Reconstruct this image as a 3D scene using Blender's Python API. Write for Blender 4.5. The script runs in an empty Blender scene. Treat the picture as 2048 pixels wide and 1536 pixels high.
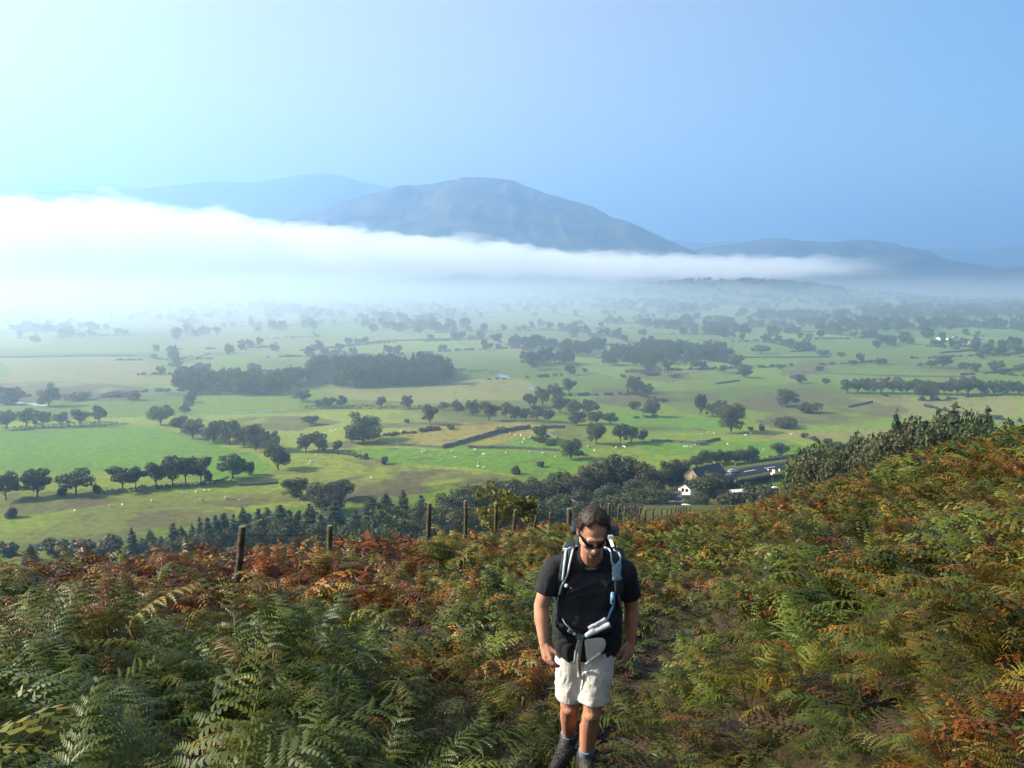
import bpy, bmesh, math, random
import numpy as np
from mathutils import Vector, Matrix, Euler

scene = bpy.context.scene
R = math.radians
# ------------------------------------------------------------------ camera
FOCAL = 1774.0            # focal length in photograph pixels (2048 wide)
PITCH = R(7.64)
cam_data = bpy.data.cameras.new('camera')
cam = bpy.data.objects.new('camera', cam_data)
scene.collection.objects.link(cam)
cam_data.sensor_width = 36.0
cam_data.lens = 36.0 * FOCAL / 2048.0
cam_data.clip_start = 0.05
cam_data.clip_end = 60000
cam.location = (0, 0, 0)
cam.rotation_euler = (R(90) - PITCH, 0, 0)
scene.camera = cam
# ------------------------------------------------------------------ light
SUN_EL = R(32)
SUN_AZ = R(-91)           # measured from the view direction, negative = left
to_sun = Vector((math.sin(SUN_AZ) * math.cos(SUN_EL), math.cos(SUN_AZ) * math.cos(SUN_EL), math.sin(SUN_EL)))
world = bpy.data.worlds.new('World')
scene.world = world
world.use_nodes = True
wn = world.node_tree
sky = wn.nodes.new('ShaderNodeTexSky')
sky.sky_type = 'NISHITA'
sky.sun_disc = False
sky.sun_elevation = SUN_EL
sky.sun_rotation = SUN_AZ          # rotation 0 = +Y, positive turns towards +X
sky.altitude = 200
sky.air_density = 1.0
sky.dust_density = 1.5
sky.ozone_density = 1.4
sky_sat = wn.nodes.new('ShaderNodeHueSaturation')
# the sky pales towards the sun and deepens away from it
_tc = wn.nodes.new('ShaderNodeTexCoord'); _dot = wn.nodes.new('ShaderNodeVectorMath'); _dot.operation = 'DOT_PRODUCT'
_dot.inputs[1].default_value = to_sun
_sm = wn.nodes.new('ShaderNodeMapRange'); _sm.interpolation_type = 'SMOOTHSTEP'
for _i, _v in enumerate((-0.75, 0.45, 1.95, 0.10)): _sm.inputs[1 + _i].default_value = _v
wn.links.new(_tc.outputs['Generated'], _dot.inputs[0]); wn.links.new(_dot.outputs['Value'], _sm.inputs[0]); wn.links.new(_sm.outputs[0], sky_sat.inputs['Saturation'])
wn.links.new(sky.outputs[0], sky_sat.inputs['Color'])
wn.links.new(sky_sat.outputs[0], wn.nodes['Background'].inputs[0])
wn.nodes['Background'].inputs[1].default_value = 0.062
sun_data = bpy.data.lights.new('sun', 'SUN')
sun_data.energy = 5.0
sun_data.angle = R(0.5)
sun_data.color = (1.0, 0.88, 0.70)
sun = bpy.data.objects.new('sun', sun_data)
scene.collection.objects.link(sun)
sun.rotation_euler = to_sun.to_track_quat('Z', 'Y').to_euler()
# ------------------------------------------------------------------ exposure and sampling
scene.view_settings.view_transform = 'Standard'
scene.view_settings.look = 'None'
scene.view_settings.exposure = 1.6
scene.view_settings.gamma = 1.0
scene.view_settings.use_curve_mapping = False
cy = scene.cycles
cy.use_denoising = True
cy.max_bounces = 10
cy.diffuse_bounces = 2
cy.glossy_bounces = 2
cy.transmission_bounces = 4
cy.transparent_max_bounces = 8
cy.volume_bounces = 8
cy.volume_max_steps = 256

# ------------------------------------------------------------------ helpers
rng = np.random.default_rng(7)
rnd = random.Random(11)
COL = scene.collection
VALLEY = -85.0
CP, SP = math.cos(PITCH), math.sin(PITCH)

def ray(px, py):
    """direction through a photograph pixel, y component scaled to 1"""
    u = (px - 1024.0) / FOCAL
    v = (768.0 - py) / FOCAL
    d = Vector((u, CP + v * SP, -SP + v * CP))
    return d / d.y

def at(px, py, y):
    return ray(px, py) * y

def on_valley(px, py, z=VALLEY):
    d = ray(px, py)
    return d * (z / d.z)

def tag(o, label=None, cat=None, group=None, kind=None):
    if label: o['label'] = label
    if cat: o['category'] = cat
    if group: o['group'] = group
    if kind: o['kind'] = kind
    return o

def link(o):
    COL.objects.link(o)
    return o

def empty(name, loc=(0, 0, 0), rz=0.0):
    o = bpy.data.objects.new(name, None)
    o.location = loc
    o.rotation_euler = (0, 0, rz)
    o.empty_display_size = 0.2
    return link(o)

def mesh_obj(name, verts, faces, mat=None, parent=None, smooth=False):
    me = bpy.data.meshes.new(name)
    me.from_pydata([tuple(v) for v in verts], [], [tuple(f) for f in faces])
    me.update()
    if smooth:
        me.shade_smooth()
    o = bpy.data.objects.new(name, me)
    if mat: me.materials.append(mat)
    if parent: o.parent = parent
    return link(o)

def bm_obj(name, bm, mat=None, parent=None, smooth=False):
    me = bpy.data.meshes.new(name)
    bm.to_mesh(me)
    bm.free()
    if smooth: me.shade_smooth()
    o = bpy.data.objects.new(name, me)
    if mat: me.materials.append(mat)
    if parent: o.parent = parent
    return link(o)

def add_box(bm, c, s, rot=None):
    m = Matrix.Translation(c) @ (rot.to_4x4() if rot else Matrix.Identity(4)) @ Matrix.Diagonal((s[0], s[1], s[2], 1))
    bmesh.ops.create_cube(bm, size=1.0, matrix=m)

def add_cone(bm, a, b, ra, rb, seg=8, caps=True):
    a, b = Vector(a), Vector(b)
    d = b - a
    if d.length < 1e-6: return
    q = d.to_track_quat('Z', 'Y').to_matrix().to_4x4()
    m = Matrix.Translation((a + b) / 2) @ q
    bmesh.ops.create_cone(bm, cap_ends=caps, cap_tris=False, segments=seg, radius1=ra, radius2=rb, depth=d.length, matrix=m)

def add_ball(bm, c, r, seg=12, rot=None):
    if not hasattr(r, '__len__'): r = (r, r, r)
    m = Matrix.Translation(c) @ (rot.to_4x4() if rot else Matrix.Identity(4)) @ Matrix.Diagonal((r[0], r[1], r[2], 1))
    bmesh.ops.create_uvsphere(bm, u_segments=seg, v_segments=max(6, seg * 2 // 3), radius=1.0, matrix=m)

def add_tube(bm, pts, r, seg=6):
    """a tube through points; r is a number or one radius per point"""
    pts = [Vector(p) for p in pts]
    n = len(pts)
    rs = list(r) if hasattr(r, '__len__') else [r] * n
    rings = []
    up = None
    for i, p in enumerate(pts):
        t = (pts[min(i + 1, n - 1)] - pts[max(i - 1, 0)]).normalized()
        if up is None:
            up = t.orthogonal().normalized()
        up = (up - t * up.dot(t)).normalized()
        s = t.cross(up)
        rings.append([bm.verts.new(p + (up * math.cos(2 * math.pi * k / seg) + s * math.sin(2 * math.pi * k / seg)) * rs[i]) for k in range(seg)])
    for a, b in zip(rings, rings[1:]):
        for k in range(seg):
            bm.faces.new((a[k], a[(k + 1) % seg], b[(k + 1) % seg], b[k]))
    bm.faces.new(rings[0][::-1])
    bm.faces.new(rings[-1])

def add_ribbon(bm, pts, nrm, width, thick):
    """a flat strap through points, nrm = one outward normal per point"""
    pts = [Vector(p) for p in pts]
    n = len(pts)
    ws = list(width) if hasattr(width, '__len__') else [width] * n
    rings = []
    for i, p in enumerate(pts):
        t = (pts[min(i + 1, n - 1)] - pts[max(i - 1, 0)]).normalized()
        nn = Vector(nrm[i] if hasattr(nrm[0], '__len__') else nrm)
        nn = (nn - t * nn.dot(t)).normalized()
        s = t.cross(nn)
        w, h = ws[i] / 2, thick / 2
        rings.append([bm.verts.new(p + s * w * a + nn * h * b) for a, b in ((-1, -1), (1, -1), (1, 1), (-1, 1))])
    for a, b in zip(rings, rings[1:]):
        for k in range(4):
            bm.faces.new((a[k], a[(k + 1) % 4], b[(k + 1) % 4], b[k]))
    bm.faces.new(rings[0][::-1])
    bm.faces.new(rings[-1])

def lattice(ix, iy, iz, seed):
    h = (ix.astype(np.int64) * 374761393 + iy.astype(np.int64) * 668265263 + iz.astype(np.int64) * 2147483647 + seed * 974711) & 0xffffffff
    h = ((h ^ (h >> 13)) * 1274126177) & 0xffffffff
    h = h ^ (h >> 16)
    return (h & 0xffff) / 32767.5 - 1.0

def noise2(x, y, seed=0):
    x = np.asarray(x, float); y = np.asarray(y, float)
    x0 = np.floor(x); y0 = np.floor(y)
    fx = x - x0; fy = y - y0
    ux = fx * fx * (3 - 2 * fx); uy = fy * fy * (3 - 2 * fy)
    z = np.zeros_like(x0)
    a = lattice(x0, y0, z, seed); b = lattice(x0 + 1, y0, z, seed)
    c = lattice(x0, y0 + 1, z, seed); d = lattice(x0 + 1, y0 + 1, z, seed)
    return (a * (1 - ux) + b * ux) * (1 - uy) + (c * (1 - ux) + d * ux) * uy

def fbm(x, y, seed=0, oct=4, gain=0.5):
    s = 0; a = 1.0; t = 0
    for o in range(oct):
        s = s + a * noise2(np.asarray(x) * 2 ** o, np.asarray(y) * 2 ** o, seed + o * 17)
        t += a; a *= gain
    return s / t

def smooth01(x):
    x = np.clip(x, 0, 1)
    return x * x * (3 - 2 * x)

# ------------------------------------------------------------------ materials
def mat_new(name):
    m = bpy.data.materials.new(name)
    m.use_nodes = True
    nt = m.node_tree
    b = nt.nodes['Principled BSDF']
    return m, nt, b

def mat_simple(name, col, rough=0.8, spec=0.3, var=0.15, scale=8.0, bump=0.0, bscale=60.0, metal=0.0):
    """one base colour with procedural mottling and, if asked, fine relief"""
    m, nt, b = mat_new(name)
    tc = nt.nodes.new('ShaderNodeTexCoord')
    nz = nt.nodes.new('ShaderNodeTexNoise')
    nz.inputs['Scale'].default_value = scale
    nz.inputs['Detail'].default_value = 6
    nt.links.new(tc.outputs['Object'], nz.inputs['Vector'])
    rp = nt.nodes.new('ShaderNodeValToRGB')
    rp.color_ramp.elements[0].position = 0.3
    rp.color_ramp.elements[1].position = 0.7
    rp.color_ramp.elements[0].color = tuple(c * (1 - var) for c in col) + (1,)
    rp.color_ramp.elements[1].color = tuple(min(1, c * (1 + var)) for c in col) + (1,)
    nt.links.new(nz.outputs['Fac'], rp.inputs['Fac'])
    nt.links.new(rp.outputs['Color'], b.inputs['Base Color'])
    b.inputs['Roughness'].default_value = rough
    b.inputs['Specular IOR Level'].default_value = spec
    b.inputs['Metallic'].default_value = metal
    if bump > 0:
        n2 = nt.nodes.new('ShaderNodeTexNoise')
        n2.inputs['Scale'].default_value = bscale
        n2.inputs['Detail'].default_value = 4
        nt.links.new(tc.outputs['Object'], n2.inputs['Vector'])
        bp = nt.nodes.new('ShaderNodeBump')
        bp.inputs['Strength'].default_value = bump
        bp.inputs['Distance'].default_value = 0.02
        nt.links.new(n2.outputs['Fac'], bp.inputs['Height'])
        nt.links.new(bp.outputs['Normal'], b.inputs['Normal'])
    return m
# ================================================================== the near hillside
SKY_PX = [-1400, -600, 0, 200, 400, 600, 850, 1000, 1150, 1300, 1400, 1500, 1600, 1700, 1800, 1900, 2048, 2600, 3400]
SKY_PY = [1130, 1120, 1122, 1114, 1106, 1100, 1092, 1074, 1056, 1045, 1032, 1018, 990, 966, 932, 898, 862, 756, 670]
SKY_C = [16, 14.5, 15, 15.5, 17, 19, 25, 31, 44, 70, 84, 74, 62, 54, 47, 42, 38, 36, 36]
_t = [(p - 1024) / FOCAL for p in SKY_PX]
_m = [ray(p, q).z for p, q in zip(SKY_PX, SKY_PY)]

PATH_PTS = [(-0.1, -6.0), (0.16, 2.2), (0.36, 4.0), (0.58, 5.6), (1.05, 7.6), (2.0, 10.2), (3.7, 14.5), (6.2, 20.5), (9.2, 28.0), (13.0, 38.0), (16, 48)]

H0 = 1.25               # eye height above the bracken tops
def path_dist(x, y):
    x = np.asarray(x, float); y = np.asarray(y, float)
    best = np.full(x.shape, 1e9)
    for (ax, ay), (bx, by) in zip(PATH_PTS, PATH_PTS[1:]):
        dx, dy = bx - ax, by - ay
        t = np.clip(((x - ax) * dx + (y - ay) * dy) / (dx * dx + dy * dy), 0, 1)
        best = np.minimum(best, np.hypot(x - ax - t * dx, y - ay - t * dy))
    return best

def valley_z(x, y):
    x = np.asarray(x, float); y = np.asarray(y, float)
    d = np.hypot(x, y)
    z = VALLEY + 1.2 * fbm(x / 130, y / 130, 3) + 3.0 * fbm(x / 420, y / 420, 9) * smooth01((d - 400) / 900)
    # low rise under the walled field
    z = z + 3.0 * np.exp(-(((x + 5) / 75) ** 2 + ((y - 440) / 40) ** 2))
    # wooded spur on the far right and the foot of the fells behind
    z = z + 40 * np.exp(-(((x - 560) / 330) ** 2 + ((y - 2350) / 330) ** 2)) * (1 + 0.35 * fbm(x / 160, y / 160, 21))
    # apron of the hillside that carries the farm below the crest
    t = x / np.maximum(y, 1.0)
    ap = np.where(d < 338, (338 - d) ** 2 * 0.0027, 0.0) * smooth01((t - .10) / .10) * smooth01((.33 - t) / .03)
    ap = np.minimum(ap, 25)
    z = z + np.where(ap > 0.05, np.minimum(ap + (VALLEY + 3.2 - z) * smooth01(ap / 1.5), np.maximum(-.2755 * y - z, 0)), 0)
    z = z + smooth01((d - 2900) / 2600) * (40 + 30 * fbm(x / 700, y / 700, 31))
    return z

def hill_z(x, y):
    x = np.asarray(x, float); y = np.asarray(y, float)
    d = np.hypot(x, y) + 1e-6
    t = np.where(y > 0.2, x / np.maximum(y, 0.2), np.sign(x) * 9)
    m = np.interp(t, _t, _m) * np.cos(np.arctan(np.clip(t, -3, 3)))
    c = np.interp(t, _t, SKY_C) / np.cos(np.arctan(np.clip(t, -1.5, 1.5)))
    w = -H0 + (m + 2 * H0 / c) * d - H0 * d * d / (c * c)
    over = np.maximum(d - c, 0)
    w = w - np.where(over < 40, 0.0034 * over * over, 0.0034 * 1600 + 0.272 * (over - 40)) * np.interp(t, [.26, .33], [1, .3])
    az = np.arctan2(x, y)
    plane = -H0 - 0.27 * np.cos(az + R(20)) * d
    k = smooth01((np.abs(az) - R(48)) / R(35))
    w = w * (1 - k) + plane * k
    z = w - 0.50
    z = z + 0.10 * fbm(x / 1.6, y / 1.6, 5) * smooth01(d / 3) + 0.22 * fbm(x / 6, y / 6, 6) * smooth01(d / 8)
    pd = path_dist(x, y)
    z = z - 0.20 * np.exp(-(pd / 0.55) ** 2)
    px_ = np.interp(y, [p[1] for p in PATH_PTS], [p[0] for p in PATH_PTS])
    z = z + 0.20 * smooth01((x - px_ - 0.3) / 1.2) * np.exp(-np.maximum(x - px_ - 1.5, 0) / 2.5) * smooth01(d / 4)
    # hollow on the left below the fence
    z = z - 0.55 * np.exp(-(((x + 3.1) / 1.0) ** 2 + ((y - 7.2) / .8) ** 2))
    return np.maximum(z, valley_z(x, y) - 1.5) if np.ndim(z) else max(float(z), float(valley_z(x, y)) - 1.5)

def ground(x, y):
    return float(np.maximum(hill_z(np.array([x]), np.array([y])), valley_z(np.array([x]), np.array([y])))[0])

def grid_mesh(name, X, Y, Z, mat, attrs=None):
    nr, nc = X.shape
    co = np.stack([X, Y, Z], -1).reshape(-1, 3)
    i = np.arange(nr * nc).reshape(nr, nc)
    q = np.stack([i[:-1, :-1], i[:-1, 1:], i[1:, 1:], i[1:, :-1]], -1).reshape(-1, 4)
    me = bpy.data.meshes.new(name)
    me.vertices.add(len(co)); me.vertices.foreach_set('co', co.ravel().astype(np.float32))
    me.loops.add(q.size); me.loops.foreach_set('vertex_index', q.ravel().astype(np.int32))
    me.polygons.add(len(q)); me.polygons.foreach_set('loop_start', np.arange(0, q.size, 4, dtype=np.int32))
    me.update(calc_edges=True)
    me.shade_smooth()
    for k, v in (attrs or {}).items():
        if v.ndim == 3:
            a = me.color_attributes.new(k, 'FLOAT_COLOR', 'POINT')
            rgba = np.concatenate([v.reshape(-1, 3), np.ones((nr * nc, 1))], 1)
            a.data.foreach_set('color', rgba.ravel().astype(np.float32))
        else:
            a = me.attributes.new(k, 'FLOAT', 'POINT')
            a.data.foreach_set('value', v.ravel().astype(np.float32))
    o = bpy.data.objects.new(name, me)
    me.materials.append(mat)
    return link(o)

# ------------------------------------------------------------------ ground materials
def mat_hill():
    m, nt, b = mat_new('hill_soil')
    N, L = nt.nodes.new, nt.links.new
    g = N('ShaderNodeNewGeometry')
    n1 = N('ShaderNodeTexNoise'); n1.inputs['Scale'].default_value = 1.3; n1.inputs['Detail'].default_value = 8
    n2 = N('ShaderNodeTexNoise'); n2.inputs['Scale'].default_value = 14; n2.inputs['Detail'].default_value = 6
    L(g.outputs['Position'], n1.inputs['Vector']); L(g.outputs['Position'], n2.inputs['Vector'])
    r1 = N('ShaderNodeValToRGB'); e = r1.color_ramp.elements
    e[0].position = 0.38; e[0].color = (0.018, 0.011, 0.007, 1)
    e[1].position = 0.62; e[1].color = (0.026, 0.026, 0.010, 1)
    L(n1.outputs['Fac'], r1.inputs['Fac'])
    r2 = N('ShaderNodeValToRGB'); e = r2.color_ramp.elements
    e[0].position = 0.3; e[0].color = (0.5, 0.5, 0.5, 1)
    e[1].position = 0.75; e[1].color = (1.6, 1.5, 1.2, 1)
    L(n2.outputs['Fac'], r2.inputs['Fac'])
    mx = N('ShaderNodeMix'); mx.data_type = 'RGBA'; mx.blend_type = 'MULTIPLY'; mx.inputs['Factor'].default_value = 1
    L(r1.outputs['Color'], mx.inputs['A']); L(r2.outputs['Color'], mx.inputs['B'])
    # worn stony path and grassy far slope come from vertex attributes
    at_ = N('ShaderNodeAttribute'); at_.attribute_name = 'worn'
    n3 = N('ShaderNodeTexVoronoi'); n3.inputs['Scale'].default_value = 16
    L(g.outputs['Position'], n3.inputs['Vector'])
    r3 = N('ShaderNodeValToRGB'); e = r3.color_ramp.elements
    e[0].position = 0.0; e[0].color = (0.13, 0.12, 0.11, 1); e[1].position = 0.45; e[1].color = (0.03, 0.023, 0.017, 1)
    L(n3.outputs['Distance'], r3.inputs['Fac'])
    m2 = N('ShaderNodeMix'); m2.data_type = 'RGBA'
    L(at_.outputs['Fac'], m2.inputs['Factor']); L(mx.outputs['Result'], m2.inputs['A']); L(r3.outputs['Color'], m2.inputs['B'])
    a2 = N('ShaderNodeAttribute'); a2.attribute_name = 'grassy'
    m3 = N('ShaderNodeMix'); m3.data_type = 'RGBA'
    gr = N('ShaderNodeValToRGB'); e = gr.color_ramp.elements
    e[0].position = 0.3; e[0].color = (0.035, 0.050, 0.010, 1); e[1].position = 0.7; e[1].color = (0.085, 0.105, 0.022, 1)
    L(n2.outputs['Fac'], gr.inputs['Fac'])
    L(a2.outputs['Fac'], m3.inputs['Factor']); L(m2.outputs['Result'], m3.inputs['A']); L(gr.outputs['Color'], m3.inputs['B'])
    L(m3.outputs['Result'], b.inputs['Base Color'])
    b.inputs['Roughness'].default_value = 0.95; b.inputs['Specular IOR Level'].default_value = 0.15
    bp = N('ShaderNodeBump'); bp.inputs['Strength'].default_value = 0.8; bp.inputs['Distance'].default_value = 0.06
    L(n2.outputs['Fac'], bp.inputs['Height']); L(bp.outputs['Normal'], b.inputs['Normal'])
    return m

az = np.concatenate([np.linspace(-180, -62, 48, endpoint=False), np.linspace(-62, 62, 460, endpoint=False), np.linspace(62, 180, 49)])
rad = np.concatenate([np.linspace(0.05, 10, 110, endpoint=False), np.geomspace(10, 120, 130, endpoint=False), np.geomspace(120, 420, 60)])
AZ, RD = np.meshgrid(np.radians(az), rad)
X, Y = np.sin(AZ) * RD, np.cos(AZ) * RD
Z = hill_z(X, Y)
pd = path_dist(X, Y)
worn = smooth01(1.25 - pd / 0.32) * smooth01(0.55 + 1.2 * fbm(X * 1.5, Y * 1.5, 44)) * (Y < 9)
cc = np.interp(np.where(Y > 0.2, X / np.maximum(Y, 0.2), 0), _t, SKY_C)
grassy = smooth01((RD - cc * 1.1) / 12)
grassy = np.maximum(grassy, 0.6 * smooth01(1.3 - pd / 0.45) * (1 - worn) * smooth01(0.4 + 1.5 * fbm(X, Y, 71)))
hill = grid_mesh('hillside', X, Y, Z, mat_hill(), {'worn': worn, 'grassy': grassy})
tag(hill, 'bracken covered hillside falling away towards the valley', kind='structure')

# ================================================================== the valley floor
def in_poly(x, y, poly):
    res = np.zeros(x.shape, bool)
    n = len(poly)
    for i in range(n):
        x1, y1 = poly[i]; x2, y2 = poly[(i + 1) % n]
        cond = ((y1 > y) != (y2 > y))
        with np.errstate(divide='ignore', invalid='ignore'):
            xi = (x2 - x1) * (y - y1) / (y2 - y1 + 1e-12) + x1
        res ^= cond & (x < xi)
    return res

GRASS = (0.112, 0.162, 0.018)
LUSH = (0.092, 0.170, 0.018)
PALE = (0.165, 0.165, 0.050)
GOLD = (0.190, 0.165, 0.040)
ROUGH = (0.085, 0.075, 0.036)
BROWN = (0.075, 0.058, 0.038)
MOOR = (0.13, 0.115, 0.06)
FIELDS = [  # land cover and some painted tree shade, traced on the ground as photograph pixels
    (PALE, [(0, 720), (150, 715), (280, 716), (345, 742), (330, 768), (150, 770), (0, 775)], 3),
    (PALE, [(640, 775), (880, 768), (1010, 752), (1075, 775), (1060, 800), (880, 806), (700, 800)], 3),
    (PALE, [(430, 665), (640, 672), (690, 690), (560, 712), (340, 720), (330, 690)], 4),
    (PALE, [(720, 664), (925, 668), (935, 677), (740, 681)], 2),
    (PALE, [(940, 675), (1040, 680), (1130, 705), (1100, 722), (1000, 705)], 3),
    (PALE, [(0, 628), (330, 625), (420, 640), (520, 655), (300, 660), (0, 655)], 4),
    (MOOR, [(560, 610), (1000, 600), (1100, 640), (900, 660), (720, 640)], 5),
    (MOOR, [(960, 650), (1250, 655), (1330, 690), (1200, 680), (1000, 670)], 4),
    (LUSH, [(1170, 622), (1290, 616), (1330, 630), (1180, 636)], 2),
    (LUSH, [(0, 860), (240, 850), (370, 868), (470, 900), (540, 930), (530, 960), (420, 955), (200, 940), (0, 945)], 4),
    (LUSH, [(905, 904), (1060, 872), (1185, 903), (1120, 907)], 1),
    (LUSH, [(780, 899), (900, 905), (1130, 910), (1260, 930), (1160, 955), (980, 945), (780, 930), (680, 905)], 3),
    (LUSH, [(1210, 830), (1450, 835), (1460, 862), (1300, 878), (1230, 860)], 3),
    (LUSH, [(1280, 893), (1560, 880), (1640, 900), (1560, 925), (1320, 915)], 3),
    (GOLD, [(815, 862), (960, 850), (1130, 861), (1115, 876), (985, 899), (900, 903), (800, 893)], 3),
    (PALE, [(1500, 862), (1800, 862), (1800, 880), (1500, 880)], 2),
    (PALE, [(1700, 795), (2048, 795), (2048, 830), (1820, 840), (1710, 815)], 2),
    (BROWN, [(0, 992), (60, 985), (235, 990), (290, 978), (270, 990), (200, 1010), (120, 1022), (40, 1035), (0, 1035)], 3),  # rough ground, with the tree row's cast shadow painted into the brown
    (ROUGH, [(280, 1020), (430, 1008), (470, 1016), (420, 1042), (330, 1052), (270, 1045)], 4),
    (BROWN, [(400, 1005), (520, 990), (560, 978), (640, 985), (590, 1000), (470, 1012)], 3),
    (BROWN, [(690, 950), (780, 928), (850, 936), (960, 948), (1005, 960), (930, 975), (850, 985), (740, 988), (660, 1000), (640, 980)], 5),
    (BROWN, [(640, 905), (700, 908), (790, 930), (760, 940), (690, 922)], 3),
    (ROUGH, [(450, 838), (620, 830), (690, 848), (600, 868), (520, 858)], 3),
    (BROWN, [(740, 846), (950, 851), (990, 860), (830, 868), (770, 862)], 3),
    (BROWN, [(600, 896), (700, 884), (800, 893), (700, 900)], 2),
    (ROUGH, [(1245, 738), (1460, 733), (1480, 752), (1350, 765), (1235, 755)], 4),
    (BROWN, [(1180, 775), (1430, 785), (1440, 798), (1260, 812), (1170, 800)], 4),
    (ROUGH, [(1460, 795), (1640, 775), (1800, 792), (1790, 838), (1620, 850), (1490, 838)], 5),
    (BROWN, [(1280, 851), (1400, 853), (1430, 866), (1300, 868)], 3),
    (BROWN, [(1500, 838), (1600, 832), (1640, 845), (1560, 858)], 3),
    (ROUGH, [(1560, 730), (1660, 725), (1680, 745), (1570, 752)], 4),
    (BROWN, [(0, 765), (140, 762), (360, 775), (340, 800), (120, 800), (0, 810)], 4),
]
vaz = np.concatenate([np.linspace(-75, -32, 60, endpoint=False), np.linspace(-32, 32, 900, endpoint=False), np.linspace(32, 75, 61)])
vrad = np.concatenate([np.geomspace(90, 200, 30, endpoint=False), np.geomspace(200, 2600, 520, endpoint=False), np.geomspace(2600, 16000, 70)])
AZ, RD = np.meshgrid(np.radians(vaz), vrad)
X, Y = np.sin(AZ) * RD, np.cos(AZ) * RD
Z = valley_z(X, Y)
col = np.empty(X.shape + (3,))
col[:] = GRASS
big = fbm(X / 150, Y / 150, 50, 4)
col *= (1 + 0.25 * big)[..., None]
# broad natural patches of rough grazing
ang = 0.35
U = (X * math.cos(ang) + Y * math.sin(ang)) / 150 + 0.35 * fbm(X / 260, Y / 260, 261); W_ = (-X * math.sin(ang) + Y * math.cos(ang)) / 105 + 0.35 * fbm(X / 240, Y / 240, 262)
cu, cw = np.floor(U), np.floor(W_)
hsh = lattice(cu, cw, np.zeros_like(cu), 63)[..., None]
col = col * (1 + 0.20 * hsh) + np.array((0.035, 0.010, 0.010)) * np.clip(hsh, 0, 1)
eu = np.minimum(U - cu, 1 - (U - cu)) * 150; ew = np.minimum(W_ - cw, 1 - (W_ - cw)) * 105
bank = np.clip(1 - np.minimum(eu, ew) / 2.2, 0, 1) * smooth01((fbm(X / 60, Y / 60, 265) + .25) / .2)
col = col * (1 - 0.5 * bank[..., None]) + np.array(BROWN) * 0.5 * bank[..., None]
mask = smooth01((fbm(X / 90, Y / 60, 77, 4) - 0.2) / 0.18) * 0.5
col = col * (1 - mask[..., None]) + np.array(ROUGH) * mask[..., None]
wob = 1 + 0.0
for c, poly, soft in FIELDS:
    P = [on_valley(px, py) for px, py in poly]
    P = [(p.x, p.y) for p in P]
    cx = np.mean([p[0] for p in P]); cyy = np.mean([p[1] for p in P])
    s = max(2.0, 0.004 * soft * math.hypot(cx, cyy))
    PA = np.array(P); pad = 3 * s
    sel = (X > PA[:, 0].min() - pad) & (X < PA[:, 0].max() + pad) & (Y > PA[:, 1].min() - pad) & (Y < PA[:, 1].max() + pad)
    xs, ys = X[sel], Y[sel]
    wx = xs + s * 1.6 * fbm(xs / (6 * s), ys / (6 * s), 101, 3); wy = ys + s * 1.6 * fbm(xs / (6 * s), ys / (6 * s), 131, 3)
    a = in_poly(wx, wy, P).astype(float)
    if c in (BROWN, ROUGH, MOOR):
        a = 0.8 * a * smooth01(0.70 + 1.4 * fbm(xs / 14, ys / 14, 151, 4))
    f = np.array(c) * (1 + 0.12 * fbm(xs / 40, ys / 40, 160)[..., None])
    col[sel] = col[sel] * (1 - a[..., None]) + f * a[..., None]
far_k = smooth01((RD - 1500) / 900)
wd = smooth01((fbm(X / 140, Y / 240, 230, 4) - 0.02) / 0.16)
fcol = np.array(MOOR)[None, None, :] * (0.75 + 0.25 * fbm(X / 200, Y / 300, 240))[..., None]
fcol = fcol * (1 - 0.75 * wd[..., None]) + np.array((0.030, 0.036, 0.018)) * 0.75 * wd[..., None]
far_k = far_k * (0.55 + 0.45 * smooth01(X / 900 + .5))
col = col * (1 - far_k[..., None]) + fcol * far_k[..., None]
# small tussocks
tus = smooth01((fbm(X / 5, Y / 5, 200, 3) - 0.38) / 0.1) * smooth01((fbm(X / 70, Y / 70, 210, 3) + 0.05) / 0.2) * (RD < 1500)
col = col * (1 - 0.55 * tus[..., None]) + np.array(BROWN) * 0.55 * tus[..., None]

tV = X / np.maximum(Y, 1); apk = smooth01((335 - RD) / 30)[..., None] * smooth01((tV - .08) / .03)[..., None]
col = col * (1 - apk) + np.array((0.062, 0.066, 0.020)) * (1 + .5 * fbm(X / 4, Y / 4, 77))[..., None] * apk

def mat_valley():
    m, nt, b = mat_new('valley_grass')
    N, L = nt.nodes.new, nt.links.new
    a = N('ShaderNodeAttribute'); a.attribute_name = 'cover'
    g = N('ShaderNodeNewGeometry')
    n1 = N('ShaderNodeTexNoise'); n1.inputs['Scale'].default_value = 0.35; n1.inputs['Detail'].default_value = 6
    L(g.outputs['Position'], n1.inputs['Vector'])
    r = N('ShaderNodeValToRGB'); e = r.color_ramp.elements
    e[0].position = 0.3; e[0].color = (0.72, 0.74, 0.7, 1); e[1].position = 0.72; e[1].color = (1.25, 1.2, 1.15, 1)
    L(n1.outputs['Fac'], r.inputs['Fac'])
    mx = N('ShaderNodeMix'); mx.data_type = 'RGBA'; mx.blend_type = 'MULTIPLY'; mx.inputs['Factor'].default_value = 1
    L(a.outputs['Color'], mx.inputs['A']); L(r.outputs['Color'], mx.inputs['B'])
    L(mx.outputs['Result'], b.inputs['Base Color'])
    b.inputs['Roughness'].default_value = 1.0; b.inputs['Specular IOR Level'].default_value = 0.1
    bp = N('ShaderNodeBump'); bp.inputs['Strength'].default_value = 0.5; bp.inputs['Distance'].default_value = 0.6
    L(n1.outputs['Fac'], bp.inputs['Height']); L(bp.outputs['Normal'], b.inputs['Normal'])
    return m
vf = grid_mesh('valley_floor', X, Y, Z, mat_valley(), {'cover': col})
tag(vf, 'patchwork of green pastures and rough ground on the valley floor', kind='structure')

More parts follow.
